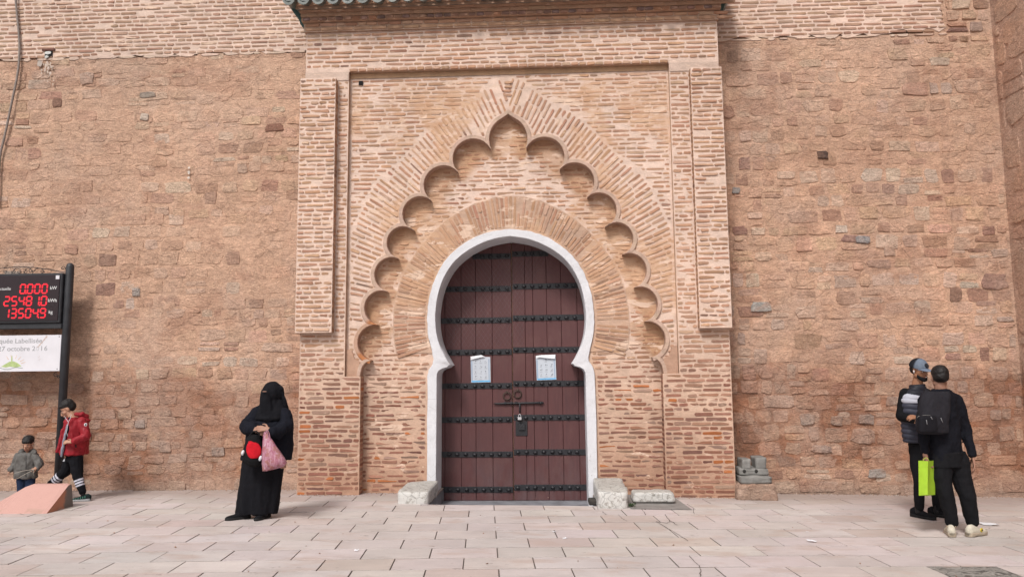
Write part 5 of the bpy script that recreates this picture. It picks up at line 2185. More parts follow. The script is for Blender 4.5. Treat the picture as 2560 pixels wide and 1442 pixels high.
def hand(mb, w, d, nrm, s=1.0, curl=.5, side=1, spread=1.0):
    """w: wrist, d: direction to the fingers, nrm: back of the hand; side: +1 puts the thumb at d x nrm"""
    d = Vector(d).normalized()
    nrm = Vector(nrm)
    nrm = (nrm - d * nrm.dot(d)).normalized()
    t = d.cross(nrm) * side
    w = Vector(w)
    for k in (-1.1, -.35, .4, 1.1):
        capsule(mb, w + t * k * .010 * s, w + d * .082 * s + t * k * .019 * s, .015 * s, .0125 * s, 8)
    ln = {1.5: (.040, .024, .018), .5: (.044, .028, .019), -.5: (.041, .026, .018), -1.5: (.032, .020, .016)}
    for k, seg in ln.items():
        p = w + d * (.086 - abs(k - .5) * .004) * s + t * k * .0185 * s * spread
        dirn = (d + t * k * .06).normalized()
        ax = dirn.cross(nrm).normalized()
        a = 0
        for i, L in enumerate(seg):
            a += curl * (0.75 if i == 0 else 1.0)
            v = dirn * math.cos(a) - nrm * math.sin(a)
            q = p + v * L * s
            capsule(mb, p, q, (.0092 - i * .0009) * s, (.0086 - i * .0009) * s, 8)
            p = q
    p0 = w + d * .022 * s + t * .022 * s - nrm * .004 * s
    p1 = p0 + (d * .55 + t * .75 - nrm * .25).normalized() * .042 * s
    p2 = p1 + (d * .85 + t * .35 - nrm * .45 * (.4 + curl)).normalized() * .030 * s
    p3 = p2 + (d * .9 + t * .0 - nrm * .6 * (.4 + curl)).normalized() * .024 * s
    capsule(mb, p0, p1, .014 * s, .011 * s, 8)
    capsule(mb, p1, p2, .011 * s, .0095 * s, 8)
    capsule(mb, p2, p3, .0095 * s, .008 * s, 8)


def ground_at(u, y):
    p = onplane(u, 1290, y)
    return Vector((p.x, y, zg(p.x) + .003))


def shoe(loc, yaw, s, parent, upper, sole, name='shoe', label=None, extra=None, pitch=0.0):
    """toe points to -Y at yaw 0; origin under the heel"""
    T = Matrix.Translation(loc) @ Matrix.Rotation(yaw, 4, 'Z') @ Matrix.Rotation(pitch, 4, 'X')
    g = MB()
    secs = [(.035, .026, .050, .060), (.0, .036, .055, .085), (-.05, .036, .052, .088), (-.10, .038, .043, .068), (-.15, .044, .034, .045), (-.20, .043, .030, .036), (-.235, .032, .026, .028), (-.252, .014, .024, .014)]
    rings = []
    n = 16
    for y, hw, cz, hh in secs:
        rings.append([T @ (Vector((hw * math.cos(2 * math.pi * k / n), y + .035, max(.014, cz + hh * .62 * math.sin(2 * math.pi * k / n)))) * s) for k in range(n)])
    g.loft(rings, upper)
    o = g.build(name, M['cloth'], parent)
    if label: o['label'] = label
    g = MB()
    rings = []
    for zz, k2 in ((0.0, .95), (.006, 1.03), (.022, 1.04), (.028, .98)):
        ring_ = []
        for y, hw, cz, hh in secs + [(-.256, .006, 0, 0)]:
            ring_.append((hw * k2 * 1.03, y + .035))
        pts = [(a, b) for a, b in ring_] + [(-a, b) for a, b in reversed(ring_)]
        rings.append([T @ (Vector((a, b, zz + (.008 if b > .0 and zz > .01 else 0))) * s) for a, b in pts])
    g.loft(rings, sole)
    g.build('sole', M['rubber'], o)
    if extra:
        g = MB()
        for a, b, c_, w, h, cc in extra:
            g.ell(tuple(T @ (Vector((a, b, c_)) * s)), (.006 * s, w * s, h * s), 8, 6, cc, Matrix.Rotation(yaw, 3, 'Z'))
        tag(g.build('shoe_pattern', M['rubber'], o), kind='stuff')
    return o


SKIN = (0.34, 0.185, 0.13)

# ---------------------------------------------------------------- woman in black
WYD = -1.72
wo_ = thing('person', 'woman in a black full-length robe and face veil holding two bags', 'person', (-3.42, WYD, zg(-3.4)))
P = lambda u, v, dy=0: onplane(u, v, WYD + dy)
mpp = (P(700, 1100) - P(600, 1100)).length / 100         # metres per pixel here
Fh = frame(-.95, .10)
hc = P(680, 991)
body = MB()
head(body, hc, .98, Fh)
capsule(body, P(684, 1015, .02), P(684, 1035, .03), .055, .06)
oval_loft(body, [(P(682, v, .02), a * mpp, a * mpp * .6, (1, 0, 0), (0, 1, 0)) for v, a in ((1032, 22), (1060, 30), (1100, 30), (1150, 34), (1170, 32))])
blimb(body, [P(640, 1036, 0), P(622, 1072, -.05), P(640, 1077, -.22)], [.05, .042, .028])
blimb(body, [P(708, 1036, 0), P(714, 1070, -.06), P(676, 1080, -.24)], [.05, .042, .028])
hand(body, P(636, 1072, -.24), (.85, -.15, -.30), (-.25, -.9, .35), .98, .62, -1)
hand(body, P(672, 1073, -.27), (-1.0, -.05, .10), (.1, -.9, .35), .95, .30, 1)
blimb(body, [P(638, 1165, .03), P(630, 1220, .03), P(614, 1283, 0)], [.08, .05, .032])
blimb(body, [P(672, 1165, .0), P(668, 1220, 0), P(663, 1283, 0)], [.085, .06, .04])
remeshed(body, 'body', .0055, M['skin'], wo_, face_colour(hc, .98, Fh, SKIN), 2)
eyes(hc, .98, Fh, wo_)
BLK, NAVY = (0.0085, 0.0085, 0.011), (0.0095, 0.0102, 0.0155)
g = MB()
rows = [(1283, 590, 690, .40), (1277, 590, 691, .42), (1240, 596, 697, .46), (1200, 603, 704, .50), (1160, 609, 709, .54), (1120, 615, 714, .55), (1080, 620, 718, .5), (1045, 632, 720, .42), (1020, 645, 712, .35)]
oval_loft(g, [(P((a + b) / 2, v, .03), (b - a) / 2 * mpp, (b - a) / 2 * mpp * k * 1.35, (1, 0, 0), (0, 1, 0)) for v, a, b, k in rows], 36)
remeshed(g, 'robe', .010, M['cloth'], wo_, BLK, 2, .026, (15, 15, 1.1), 3.0, .004)
g = MB()
rows = [(1149, 602, 727, .46), (1142, 603, 728, .47), (1115, 613, 731, .48), (1088, 616, 732, .50), (1062, 616, 731, .50), (1040, 626, 727, .45), (1022, 640, 720, .38), (1008, 652, 712, .30)]
oval_loft(g, [(P((a + b) / 2, v, .02), (b - a) / 2 * mpp, (b - a) / 2 * mpp * k * 1.30, (1, 0, 0), (0, 1, 0)) for v, a, b, k in rows], 36)
limb(g, [P(648, 1030, -.02), P(624, 1056, -.06), P(616, 1066, -.10)], [.075, .085, .085])
limb(g, [P(616, 1066, -.10), P(630, 1072, -.20)], [.08, .07])
limb(g, [P(712, 1032, -.02), P(717, 1062, -.08), P(694, 1080, -.19), P(676, 1078, -.24)], [.065, .078, .070, .060])
capsule(g, P(612, 1072, -.10), P(625, 1076, -.18), .05, .045)
remeshed(g, 'cloak', .009, M['cloth'], wo_, NAVY, 2, .020, (15, 15, 4.5), 7.0, .006)
g = MB()
g.ell(tuple(P(682, 984, .015)), (.125, .135, .140), 20, 12)
g.ell(tuple(P(683, 1000, .03)), (.118, .12, .13), 20, 12)
oval_loft(g, [(P(682, 1000, .02), .125, .12, (1, 0, 0), (0, 1, 0)), (P(682, 1014, .02), .150, .135, (1, 0, 0), (0, 1, 0)), (P(682, 1030, .015), .195, .16, (1, 0, 0), (0, 1, 0)), (P(680, 1044, .01), .205, .175, (1, 0, 0), (0, 1, 0)), (P(679, 1050, .01), .19, .165, (1, 0, 0), (0, 1, 0))])
# the face panel hanging from the brow to the chest
oval_loft(g, [(P(667, 972, -.07), .060, .055, (1, 0, 0), (0, 1, 0)), (P(664, 985, -.09), .062, .055, (1, 0, 0), (0, 1, 0)), (P(663, 1005, -.11), .064, .045, (1, 0, 0), (0, 1, 0)), (P(666, 1030, -.12), .072, .035, (1, 0, 0), (0, 1, 0)), (P(668, 1050, -.13), .062, .022, (1, 0, 0), (0, 1, 0)), (P(669, 1056, -.13), .030, .014, (1, 0, 0), (0, 1, 0))])
capsule(g, P(702, 968, -.02), P(706, 972, -.04), .022, .015)
limb(g, [P(704, 972, -.02), P(708, 990, -.01), P(714, 1008, 0), P(716, 1020, .02)], [.012, .015, .02, .025])
# slit for the eyes
veil = remeshed(g, 'veil', .008, M['cloth'], wo_, BLK, 2, .012, (17, 17, 4), 1.0, .004)
g = MB()
pe = Vector(hc) + Fh @ Vector((0.018, -.1, .0))
g.ell(tuple(P(661, 978.3, -.162)), (.026, .006, .0055), 14, 8, mix3(SKIN, (.10, .06, .05), .25))
g.build('eye_slit', M['skin'], wo_)
shoe(ground_at(611, WYD), -.95, .95, wo_, (.010, .010, .012), (.012, .012, .013))
shoe(ground_at(665, WYD + .05), -.25, .92, wo_, (.010, .010, .012), (.012, .012, .013))

bp = thing('child_backpack', 'small black plush child backpack with a red front held by the woman in black', 'bag', tuple(P(634, 1160, -.3)))
g = MB()
oval_loft(g, [(P(634 + a, v, -.27), w * mpp, d, (1, 0, 0), (0, 1, 0)) for v, w, a, d in ((1086, 11, 2, .04), (1094, 17, 1, .06), (1110, 22, 0, .075), (1130, 25, -1, .085), (1150, 25, 0, .085), (1160, 20, 1, .07), (1167, 10, 2, .04))])
remeshed(g, 'shell', .008, M['cloth'], bp, (.010, .010, .011), 3, .006, (9, 9, 9), 2, .003)
g = MB()
oval_loft(g, [(P(633 + a, v, -.335), w * mpp, .032, (1, 0, 0), (0, 1, 0)) for v, w, a in ((1105, 8, -2), (1109, 14, 0), (1120, 18, 1), (1132, 18.5, 2), (1140, 15, 2), (1145, 8, 2))])
remeshed(g, 'red_front', .007, M['cloth'], bp, (.48, .012, .022), 3, .004, (14, 14, 14), 2)
g = MB()
g.ell(tuple(P(628, 1106, -.345)), (.036, .014, .016), 12, 8, (.42, .012, .02), Matrix.Rotation(.25, 3, 'Y'))
g.build('red_flap', M['cloth'], bp)
for u, v in ((607, 1131), (651, 1145)):
    g = MB()
    g.ell(tuple(P(u, v, -.345)), (.017, .016, .030), 12, 8, (.62, .62, .66), Matrix.Rotation(.3, 3, 'Y'))
    g.build('white_pad', M['cloth'], bp)
g = MB()
g.tube(smooth_path([tuple(P(626, 1092, -.30)), tuple(P(628, 1080, -.31)), tuple(P(638, 1074, -.31)), tuple(P(648, 1082, -.31)), tuple(P(646, 1094, -.30))], 5) if False else [tuple(P(u, v, -.31)) for u, v in ((624, 1096), (626, 1086), (632, 1079), (640, 1077), (648, 1083), (649, 1096))], .008, 8, (.012, .012, .013))
g.build('carry_loop', M['cloth'], bp)
g = MB()
for i in range(22):
    a = math.pi * (1.14 + .52 * i / 21)
    p = P(634 + 20 * math.cos(a), 1138 - 20 * math.sin(a), -.352)
    if i % 4 != 3: g.ell(tuple(p), (.0035, .003, .006), 6, 4, (.30, .30, .31))
g.v = []; g.f = []; g.c = []; g.sm = []

pb_ = thing('plastic_bag', 'translucent pink plastic carrier bag hanging from the woman in black', 'bag', tuple(P(685, 1170, -.3)))
tb_ = NT('pink_plastic_film')
st2 = tb_.noise(9, 5, .7, tb_.pos((5, 5, .9)))
cc_ = tb_.mix((0.42, 0.12, 0.20), (0.70, 0.42, 0.50), tb_.rng(st2, .38, .62))
cc_ = tb_.mix(cc_, (0.42, 0.15, 0.10), tb_.rng(tb_.noise(13, 3, .6, tb_.pos((1, 1, 1.2), (3, 1, 1))), .52, .60, 0, .65, True))
cc_ = tb_.mix(cc_, (0.82, 0.74, 0.78), tb_.rng(tb_.noise(16, 4, .7, tb_.pos((2.2, 2.2, .6), (1, 7, 1))), .62, .66, 0, .7, True))  # whitish highlight streaks painted into the film colour
M['film'] = tb_.done(cc_, .28, tb_.bump(st2, .02, .9), .5)
tb_.b.inputs['Alpha'].default_value = 0.74
tb_.b.inputs['Transmission Weight'].default_value = 0.0
g = MB()
rings = []
n = 30
outline = [(1080, 660, 666), (1090, 658, 673), (1102, 657, 682), (1115, 657, 690), (1130, 656, 700), (1145, 656, 710), (1157, 656, 716), (1166, 657, 708), (1172, 657, 685), (1176, 657, 668)]
for i, (v, a, b) in enumerate(outline):
    c = P((a + b) / 2, v, -.30)
    hw = (b - a) / 2 * mpp
    dp = .012 + .075 * sstep(1085, 1140, v) * (1 - .75 * sstep(1155, 1177, v))
    ring_ = []
    for k in range(n):
        t_ = 2 * math.pi * k / n
        cr = 1 + .10 * math.sin(t_ * 9 + i * .8) + .05 * math.sin(t_ * 17 + i)
        ring_.append(c + Vector((hw * math.cos(t_), dp * math.sin(t_) * cr, .004 * math.sin(t_ * 7 + i))))
    rings.append(ring_)
g.loft(rings, (1, 1, 1), True, True)
g.build('film', M['film'], pb_)
g = MB()
for cx, r in ((664, .012), (668, .010)):
    g.tube([tuple(P(cx + r_, v, -.31)) for v, r_ in ((1100, -6), (1088, -4), (1078, -1), (1074, 1), (1080, 4), (1092, 7), (1104, 9))], .005, 6)
g.build('handle', M['film'], pb_)
g = MB()
for k in range(11):
    u, v = U(664, 702), U(1140, 1166)
    g.ell(tuple(P(u, v, -.30 + U(-.02, .03))), (U(.02, .035), .02, U(.015, .03)), 8, 6, vary((.42, .20, .17), .25), Matrix.Rotation(U(-1, 1), 3, 'Y'))
tag(g.build('contents', M['cloth'], pb_), kind='stuff')

# ---------------------------------------------------------------- man in cap (front)
CY = -1.26
mc = thing('person', 'man in a grey cap and padded vest facing his companion, black mask under his chin', 'person', tuple(onplane(2300, 1294, CY)))
P = lambda u, v, dy=0: onplane(u, v, CY + dy)
m1 = (P(2300, 1100) - P(2200, 1100)).length / 100
Fh = frame(.42, .18, .0)
hc = P(2298, 926, 0)
g = MB()
head(g, hc, 1.0, Fh)
capsule(g, P(2296, 944, .02), P(2291, 972, .04), .055, .062)
oval_loft(g, [(P(2292 + a, v, .04), w, w * .55, (.85, .5, 0), (-.5, .85, 0)) for v, w, a in ((972, .11, 2), (990, .16, 2), (1030, .14, 0), (1080, .12, 2), (1106, .12, 3))])
blimb(g, [P(2262, 985, 0), P(2252, 1042, -.02), P(2290, 1050, -.24)], [.05, .04, .028])
blimb(g, [P(2322, 990, -.02), P(2332, 1044, -.08), P(2302, 1047, -.30)], [.05, .04, .028])
hand(g, P(2292, 1050, -.25), (.75, -.6, .15), (-.1, -.5, .9), 1.0, .5, 1)
hand(g, P(2300, 1046, -.31), (-.85, -.3, .25), (.1, -.5, .8), 1.0, .5, -1)
blimb(g, [P(2292, 1110, .02), P(2296, 1200, .0), P(2296, 1278, .02)], [.08, .055, .040])
blimb(g, [P(2322, 1110, .06), P(2340, 1200, .06), P(2342, 1278, .10)], [.08, .055, .040])
SK2 = (0.30, 0.145, 0.085)
remeshed(g, 'body', .0055, M['skin'], mc, face_colour(hc, 1.0, Fh, SK2, shade=lambda q, c: mix3(c, (.10, .065, .05), .55) if (q.z > .0 and q.y > .005 and abs(q.x) > .05) or q.y > .06 else c), 2)
eyes(hc, 1.0, Fh, mc)
# teeth
g = MB(); g.ell(tuple(Vector(hc) + Fh @ Vector((0, -.101, -.060))), (.013, .004, .004), 10, 6, (.62, .60, .56), Fh); g.build('teeth', M['rubber'], mc)
# cap
H = lambda x, y, z: Vector(hc) + Fh @ Vector((x, y, z))
cap = MB()
cap.ell(tuple(H(0, .012, .044)), (.092, .110, .100), 28, 10, (1, 1, 1), Fh @ Matrix.Rotation(.10, 3, 'X'), -.12, math.pi / 2)
GREY, DRK = (.135, .165, .215), (.016, .017, .022)
Fi = Fh.transposed()
for i, p in enumerate(cap.v):
    q = Fi @ (Vector(p) - Vector(hc))
    cap.c[i] = GREY if q.y < -.005 else DRK
cap_o = cap.build('cap', M['cloth'], mc)
g = MB()
rings = []
for th, k in ((0, 1.0), (.006, 1.0)):
    pts = []
    for i in range(15):
        a = math.pi + math.pi * i / 14
        pts.append((.080 * math.cos(a), -.055 + .125 * math.sin(a) * 1.0))
    for i in range(15):
        a = 2 * math.pi - math.pi * i / 14
        pts.append((.080 * math.cos(a), -.045 + .055 * math.sin(a)))
    rings.append([H(x, y, .034 + th - .0 - (abs(x) / .08) ** 2 * .018 - max(0, -y - .09) * .22) for x, y in pts])
v = [tuple(p) for r_ in rings for p in r_]
f = []
m_ = 30
for i in range(14):
    f.append((i, i + 1, 28 - i, 29 - i)); f.append((m_ + i, m_ + 29 - i, m_ + 28 - i, m_ + i + 1))
for i in range(m_):
    f.append((i, (i + 1) % m_, m_ + (i + 1) % m_, m_ + i))
g.add(v, f, (.15, .185, .25))
g.build('visor', M['cloth'], cap_o)
g = MB()
bc = H(.0, -.098, .076)
hexr = [bc + Fh @ Matrix.Rotation(-.55, 3, 'X') @ Vector((.028 * math.cos(math.pi / 3 * k), -.002, .028 * math.sin(math.pi / 3 * k))) for k in range(6)]
hexb = [p + Fh @ Vector((0, .014, -.004)) for p in hexr]
g.add([tuple(p) for p in hexr + hexb], [(0, 1, 2, 3, 4, 5)] + [(i, i + 6, (i + 1) % 6 + 6, (i + 1) % 6) for i in range(6)], (.018, .02, .026))
g.build('hexagon_badge', M['rubber'], cap_o)
# hair sides
g = MB()
g.ell(tuple(H(0, .040, .012)), (.0765, .074, .070), 20, 8, (.03, .022, .018), Fh)
hs_ = g.build('cropped_hair', M['hair'], mc)
# mask pulled under the chin, ear bud
g = MB()
rings = []
for z, k in ((-.072, 1.0), (-.086, 1.05), (-.104, 1.04), (-.118, .80)):
    rings.append([H(.066 * k * math.sin(a), -.028 - .070 * k * math.cos(a), z + .040 * (1 - math.cos(a)) * .9) for a in [lerp(-1.5, 1.5, i / 16) for i in range(17)]])
v = [tuple(p) for r_ in rings for p in r_]
g.add(v, [(j * 17 + i, j * 17 + i + 1, (j + 1) * 17 + i + 1, (j + 1) * 17 + i) for j in range(3) for i in range(16)], (.012, .012, .014), True)
g.build('chin_mask', M['cloth'], mc)
g = MB()
g.ell(tuple(H(-.083, .000, -.004)), (.008, .008, .009), 8, 6, (.75, .75, .77), Fh)
g.tube([tuple(H(-.085, -.002, -.006)), tuple(H(-.084, -.008, -.030))], .0038, 6, (.75, .75, .77))
tag(g.build('ear_bud', M['rubber'], mc))
# black sweater sleeves and body, padded vest, trousers
g = MB()
limb(g, [P(2264, 984, .02), P(2253, 1040, .0)], [.068, .060])
limb(g, [P(2253, 1040, .0), P(2288, 1049, -.22)], [.058, .042])
limb(g, [P(2324, 988, .0), P(2334, 1042, -.06), P(2306, 1047, -.28)], [.066, .056, .042])
oval_loft(g, [(P(2292 + a, v, .04), w, w * .6, (.85, .5, 0), (-.5, .85, 0)) for v, w, a in ((964, .07, 5), (975, .13, 3), (1000, .19, 0), (1040, .18, 0), (1095, .165, 2))])
remeshed(g, 'sweater', .008, M['cloth'], mc, (.0085, .0085, .010), 3, .008, (12, 12, 9), 5, .003)
g = MB()
oval_loft(g, [(P(2288 + a, v, .03), w, w * .68, (.85, .5, 0), (-.5, .85, 0)) for v, w, a in ((968, .10, 4), (978, .155, 3), (995, .200, 1), (1030, .200, 1), (1060, .198, 2), (1085, .195, 4), (1101, .190, 6), (1104, .170, 6))], 36)
oval_loft(g, [(P(2294, v, .03), w, w * .95, (.85, .5, 0), (-.5, .85, 0)) for v, w in ((982, .10), (970, .092), (963, .090), (960, .082))], 24)
vt = Vector(hc)


def vest_col(p):
    u_ = (p.z - P(2292, 1100, .03).z) / m1      # pixels above the hem
    y_ = p.y
    if 96 < u_ < 126 - (p.x - P(2270, 1000, 0).x) / m1 * .25 - 8 and p.y < CY + .06 and p.x < P(2300, 1000, 0).x:
        return (.40, .41, .47)
    if u_ > 118: return (.014, .015, .022)
    if u_ > 96: return (.019, .020, .029)
    return (.036, .038, .056)


o = remeshed(g, 'padded_vest', .007, M['nylon'], mc, vest_col, 2)
me_ = o.data
n = len(me_.vertices)
co = np.empty(n * 3, dtype=np.float32); me_.vertices.foreach_get('co', co); co = co.reshape(-1, 3)
nr = np.empty(n * 3, dtype=np.float32); me_.vertices.foreach_get('normal', nr); nr = nr.reshape(-1, 3)
wv_ = np.abs(np.sin((co[:, 2] + .12 * (co[:, 0] - 4.2)) * math.pi / .058))
co += nr * ((wv_ ** .6 - .6) * .013)[:, None]
me_.vertices.foreach_set('co', co.ravel()); me_.update()
g = MB()
limb(g, [P(2296, 1090, .04), P(2294, 1150, .02), P(2298, 1200, -.01), P(2298, 1268, .02)], [.105, .088, .066, .050])
limb(g, [P(2322, 1090, .08), P(2330, 1150, .07), P(2340, 1200, .05), P(2344, 1268, .10)], [.10, .088, .066, .050])
oval_loft(g, [(P(2303, v, .05), .165, .11, (.9, .4, 0), (-.4, .9, 0)) for v in (1088, 1112)])
remeshed(g, 'trousers', .008, M['cloth'], mc, (.0095, .0095, .0115), 3, .008, (15, 15, 9), 9, .004)
shoe(ground_at(2293, CY + .06), .55, 1.02, mc, (.010, .010, .012), (.008, .008, .009))
shoe(ground_at(2338, CY + .14), .75, 1.02, mc, (.010, .010, .012), (.008, .008, .009))

# ---------------------------------------------------------------- man seen from behind
BY = -2.24
mb_ = thing('person', 'man in black seen from behind, with white trainers and a backpack', 'person', tuple(onplane(2405, 1340, BY)))
P = lambda u, v, dy=0: onplane(u, v, BY + dy)
m2 = (P(2400, 1100) - P(2300, 1100)).length / 100
Fh = frame(math.pi - .12, .06, 0)
hc = P(2349, 944, 0)
AX, AY = (.97, .22, 0), (-.22, .97, 0)
g = MB()
head(g, hc, 1.0, Fh)
capsule(g, P(2350, 962, 0), P(2352, 984, .01), .058, .066)
oval_loft(g, [(P(u, v, .02), w, w * .55, AX, AY) for v, w, u in ((984, .11, 2352), (1000, .17, 2354), (1050, .15, 2360), (1110, .135, 2364), (1148, .14, 2368))])
blimb(g, [P(2312, 1000, -.02), P(2308, 1075, -.02), P(2313, 1138, -.06)], [.05, .040, .028])
blimb(g, [P(2396, 1002, .03), P(2414, 1078, .05), P(2431, 1140, .0)], [.05, .042, .028])
hand(g, P(2314, 1140, -.06), (.04, -.02, -1), (-.9, -.3, 0), 1.0, .75, 1)
hand(g, P(2432, 1141, .0), (.06, -.10, -1), (.9, -.35, .05), 1.02, .30, -1)
blimb(g, [P(2346, 1150, .02), P(2362, 1232, -.02), P(2377, 1310, .02)], [.09, .062, .042])
blimb(g, [P(2392, 1150, .04), P(2414, 1232, .0), P(2430, 1310, .05)], [.09, .062, .042])
remeshed(g, 'body', .0055, M['skin'], mb_, face_colour(hc, 1.0, Fh, (0.31, 0.165, 0.115), shade=lambda q, c: mix3(c, (.05, .038, .034), .80 * sstep(-.045, .0, q.z)) if q.y > -.02 and abs(q.x) < .079 else c), 2)
H = lambda x, y, z: Vector(hc) + Fh @ Vector((x, y, z))
g = MB()
g.ell(tuple(H(0, .022, .052)), (.081, .098, .082), 24, 12, (1, 1, 1), Fh)
g.ell(tuple(H(0, .032, .015)), (.078, .090, .070), 24, 12, (1, 1, 1), Fh)
remeshed(g, 'hair', .006, M['hair'], mb_, (1, 1, 1), 2, .004, (45, 45, 45), 2)
g = MB()
secs = [(P(2352, 972, .01), .085, .075), (P(2352, 980, .01), .125, .09), (P(2352, 988, .01), .18, .11), (P(2354, 1002, .01), .212, .12), (P(2358, 1040, .01), .192, .12), (P(2360, 1080, .01), .175, .115), (P(2364, 1120, .02), .178, .115), (P(2368, 1146, .02), .188, .12), (P(2370, 1154, .02), .18, .115)]
oval_loft(g, [(c, a, b, AX, AY) for c, a, b in secs], 32)
limb(g, [P(2314, 1002, -.01), P(2308, 1075, -.02), P(2313, 1132, -.05)], [.066, .054, .042])
limb(g, [P(2392, 1003, .03), P(2413, 1076, .05), P(2430, 1134, .0)], [.070, .060, .043])
remeshed(g, 'jacket', .008, M['cloth'], mb_, (.0095, .0098, .014), 2, .014, (11, 11, 7), 4, .007)
g = MB()
limb(g, [P(2352, 1150, .02), P(2352, 1190, .0), P(2365, 1238, -.02), P(2380, 1302, .02)], [.115, .100, .075, .062])
limb(g, [P(2392, 1150, .04), P(2402, 1190, .03), P(2418, 1238, .0), P(2430, 1302, .05)], [.115, .100, .078, .064])
oval_loft(g, [(P(2368, v, .02), .19, .125, AX, AY) for v in (1128, 1165)])
remeshed(g, 'trousers', .008, M['cloth'], mb_, (.0105, .0105, .0125), 3, .009, (14, 14, 8), 6, .004)
CR, SO = (.52, .48, .40), (.36, .30, .23)
shoe(ground_at(2375, BY + .0), math.pi - .35, 1.08, mb_, CR, SO, extra=[(sx_ * .037, yy_, zz_, .020, .007, (.33, .26, .18)) for sx_ in (-1, 1) for yy_, zz_ in ((-.13, .035), (-.06, .045), (.0, .05), (.03, .09))])
shoe(ground_at(2427, BY + .01), math.pi - 1.0, 1.08, mb_, CR, SO, extra=[(-.040, -.09, .052, .026, .020, (.55, .42, .04)), (-.042, -.09, .052, .014, .010, (.03, .03, .03)), (.036, -.06, .05, .03, .012, (.30, .24, .17))])
# backpack
bk_ = thing('backpack', 'dark grey backpack on the back of the man in black', 'backpack', tuple(P(2333, 1080, -.2)))
BX, BYY = Vector((.985, .17, 0)), Vector((-.17, .985, 0))
g = MB()
oval = []
for v, w, u, d in ((978, .12, 2343, .05), (990, .138, 2340, .07), (1010, .146, 2335, .085), (1045, .152, 2331, .10), (1068, .152, 2331, .10), (1080, .140, 2332, .085), (1084, .10, 2333, .06)):
    oval.append((v, w, u, d))
rings = []
for v, w, u, d in oval:
    c = P(u, v, -.15)
    ring_ = []
    for k in range(28):
        a = 2 * math.pi * k / 28
        ring_.append(c + BX * (w * math.copysign(abs(math.cos(a)) ** .55, math.cos(a))) + BYY * (d * math.copysign(abs(math.sin(a)) ** .6, math.sin(a))))
    rings.append(ring_)
g.loft(rings)
remeshed(g, 'main_compartment', .008, M['cloth'], bk_, (.022, .021, .026), 4, .012, (9, 9, 7), 1, .005)
g = MB()
rings = []
for v, w, d in ((1038, .080, .03), (1044, .092, .045), (1062, .096, .05), (1078, .092, .045), (1082, .07, .03)):
    c = P(2318, v, -.25)
    rings.append([c + BX * (w * math.copysign(abs(math.cos(a)) ** .5, math.cos(a))) + BYY * (d * math.copysign(abs(math.sin(a)) ** .6, math.sin(a))) for a in [2 * math.pi * k / 24 for k in range(24)]])
g.loft(rings)
remeshed(g, 'front_pocket', .007, M['cloth'], bk_, (.013, .0125, .016), 3, .003, (10, 10, 10), 3)
for (u0, v0, u1, v1) in ((2316, 1049, 2318, 1061), (2352, 1044, 2357, 1056), (2327, 1041, 2331, 1048)):
    g = MB()
    g.tube([tuple(P(u0, v0, -.305 if u0 < 2340 else -.262)), tuple(P(u1, v1, -.308 if u0 < 2340 else -.264))], .0035, 6, (.20, .20, .21))
    g.build('zip_pull', M['nylon'], bk_)
g = MB()
g.tube([tuple(P(u, v, -.26)) for u, v in ((2293, 1044), (2296, 1040), (2310, 1037.5), (2325, 1038), (2332, 1042))], .003, 6, (.16, .15, .14))
g.build('zip', M['nylon'], bk_)
for pts in (((2318, 984, -.10), (2316, 975, -.02), (2322, 978, .08)), ((2362, 984, -.10), (2378, 985, -.03), (2386, 992, .08), (2394, 1030, .13))):
    g = MB()
    pp = [P(*q) for q in pts]
    for a, b in zip(pp[:-1], pp[1:]):
        capsule(g, a, b, .024, .024, 8)
    remeshed(g, 'shoulder_strap', .008, M['cloth'], bk_, (.016, .0155, .019), 2)
g = MB()
g.tube([tuple(P(u, v, -.215)) for u, v in ((2318, 1003), (2322, 996), (2333, 993), (2342, 995), (2345, 1000))], .009, 8, (.012, .012, .014))
g.build('grab_handle', M['cloth'], bk_)

# green paper bag
gb = thing('paper_bag', 'lime green paper bag hanging from the hand of the man in black', 'bag', tuple(P(2316, 1236, .0)))
LIME = (.33, .53, .035)
a0, a1, b0, b1 = P(2296, 1151, -.10), P(2320, 1152, -.16), P(2297, 1238, -.10), P(2319, 1236, -.16)
c0, c1 = P(2338, 1150, -.02), P(2338, 1236, -.02)
d0, d1 = a0 + (c0 - a1), b0 + (c1 - b1)
for nm, q in (('front_panel', (a0, a1, b1, b0)), ('side_panel', (a1, c0, c1, b1)), ('back_panel', (c0, d0, d1, c1)), ('side_panel', (d0, a0, b0, d1)), ('bottom_panel', (b0, b1, c1, d1))):
    g = MB()
    n = 10
    v = []
    nn = (q[1] - q[0]).cross(q[3] - q[0]).normalized()
    for j in range(n + 1):
        for i in range(n + 1):
            s_, t_ = i / n, j / n
            p = q[0].lerp(q[1], s_).lerp(q[3].lerp(q[2], s_), t_)
            e = math.sin(math.pi * s_) * math.sin(math.pi * t_)
            v.append(tuple(p + nn * e * (.010 * noise.noise(p * 11) + (.010 if nm == 'side_panel' else -.004))))
    g.add(v, [(j * (n + 1) + i, (j + 1) * (n + 1) + i, (j + 1) * (n + 1) + i + 1, j * (n + 1) + i + 1) for j in range(n) for i in range(n)], LIME, True)
    g.build(nm, M['nylon'], gb)
for dy in (-.13, -.03):
    g = MB()
    g.tube([tuple(P(u, v, dy)) for u, v in ((2308, 1152), (2310, 1146), (2315, 1143), (2320, 1146), (2323, 1152))], .003, 5, (.45, .62, .10))
    g.build('cord_handle', M['cloth'], gb)

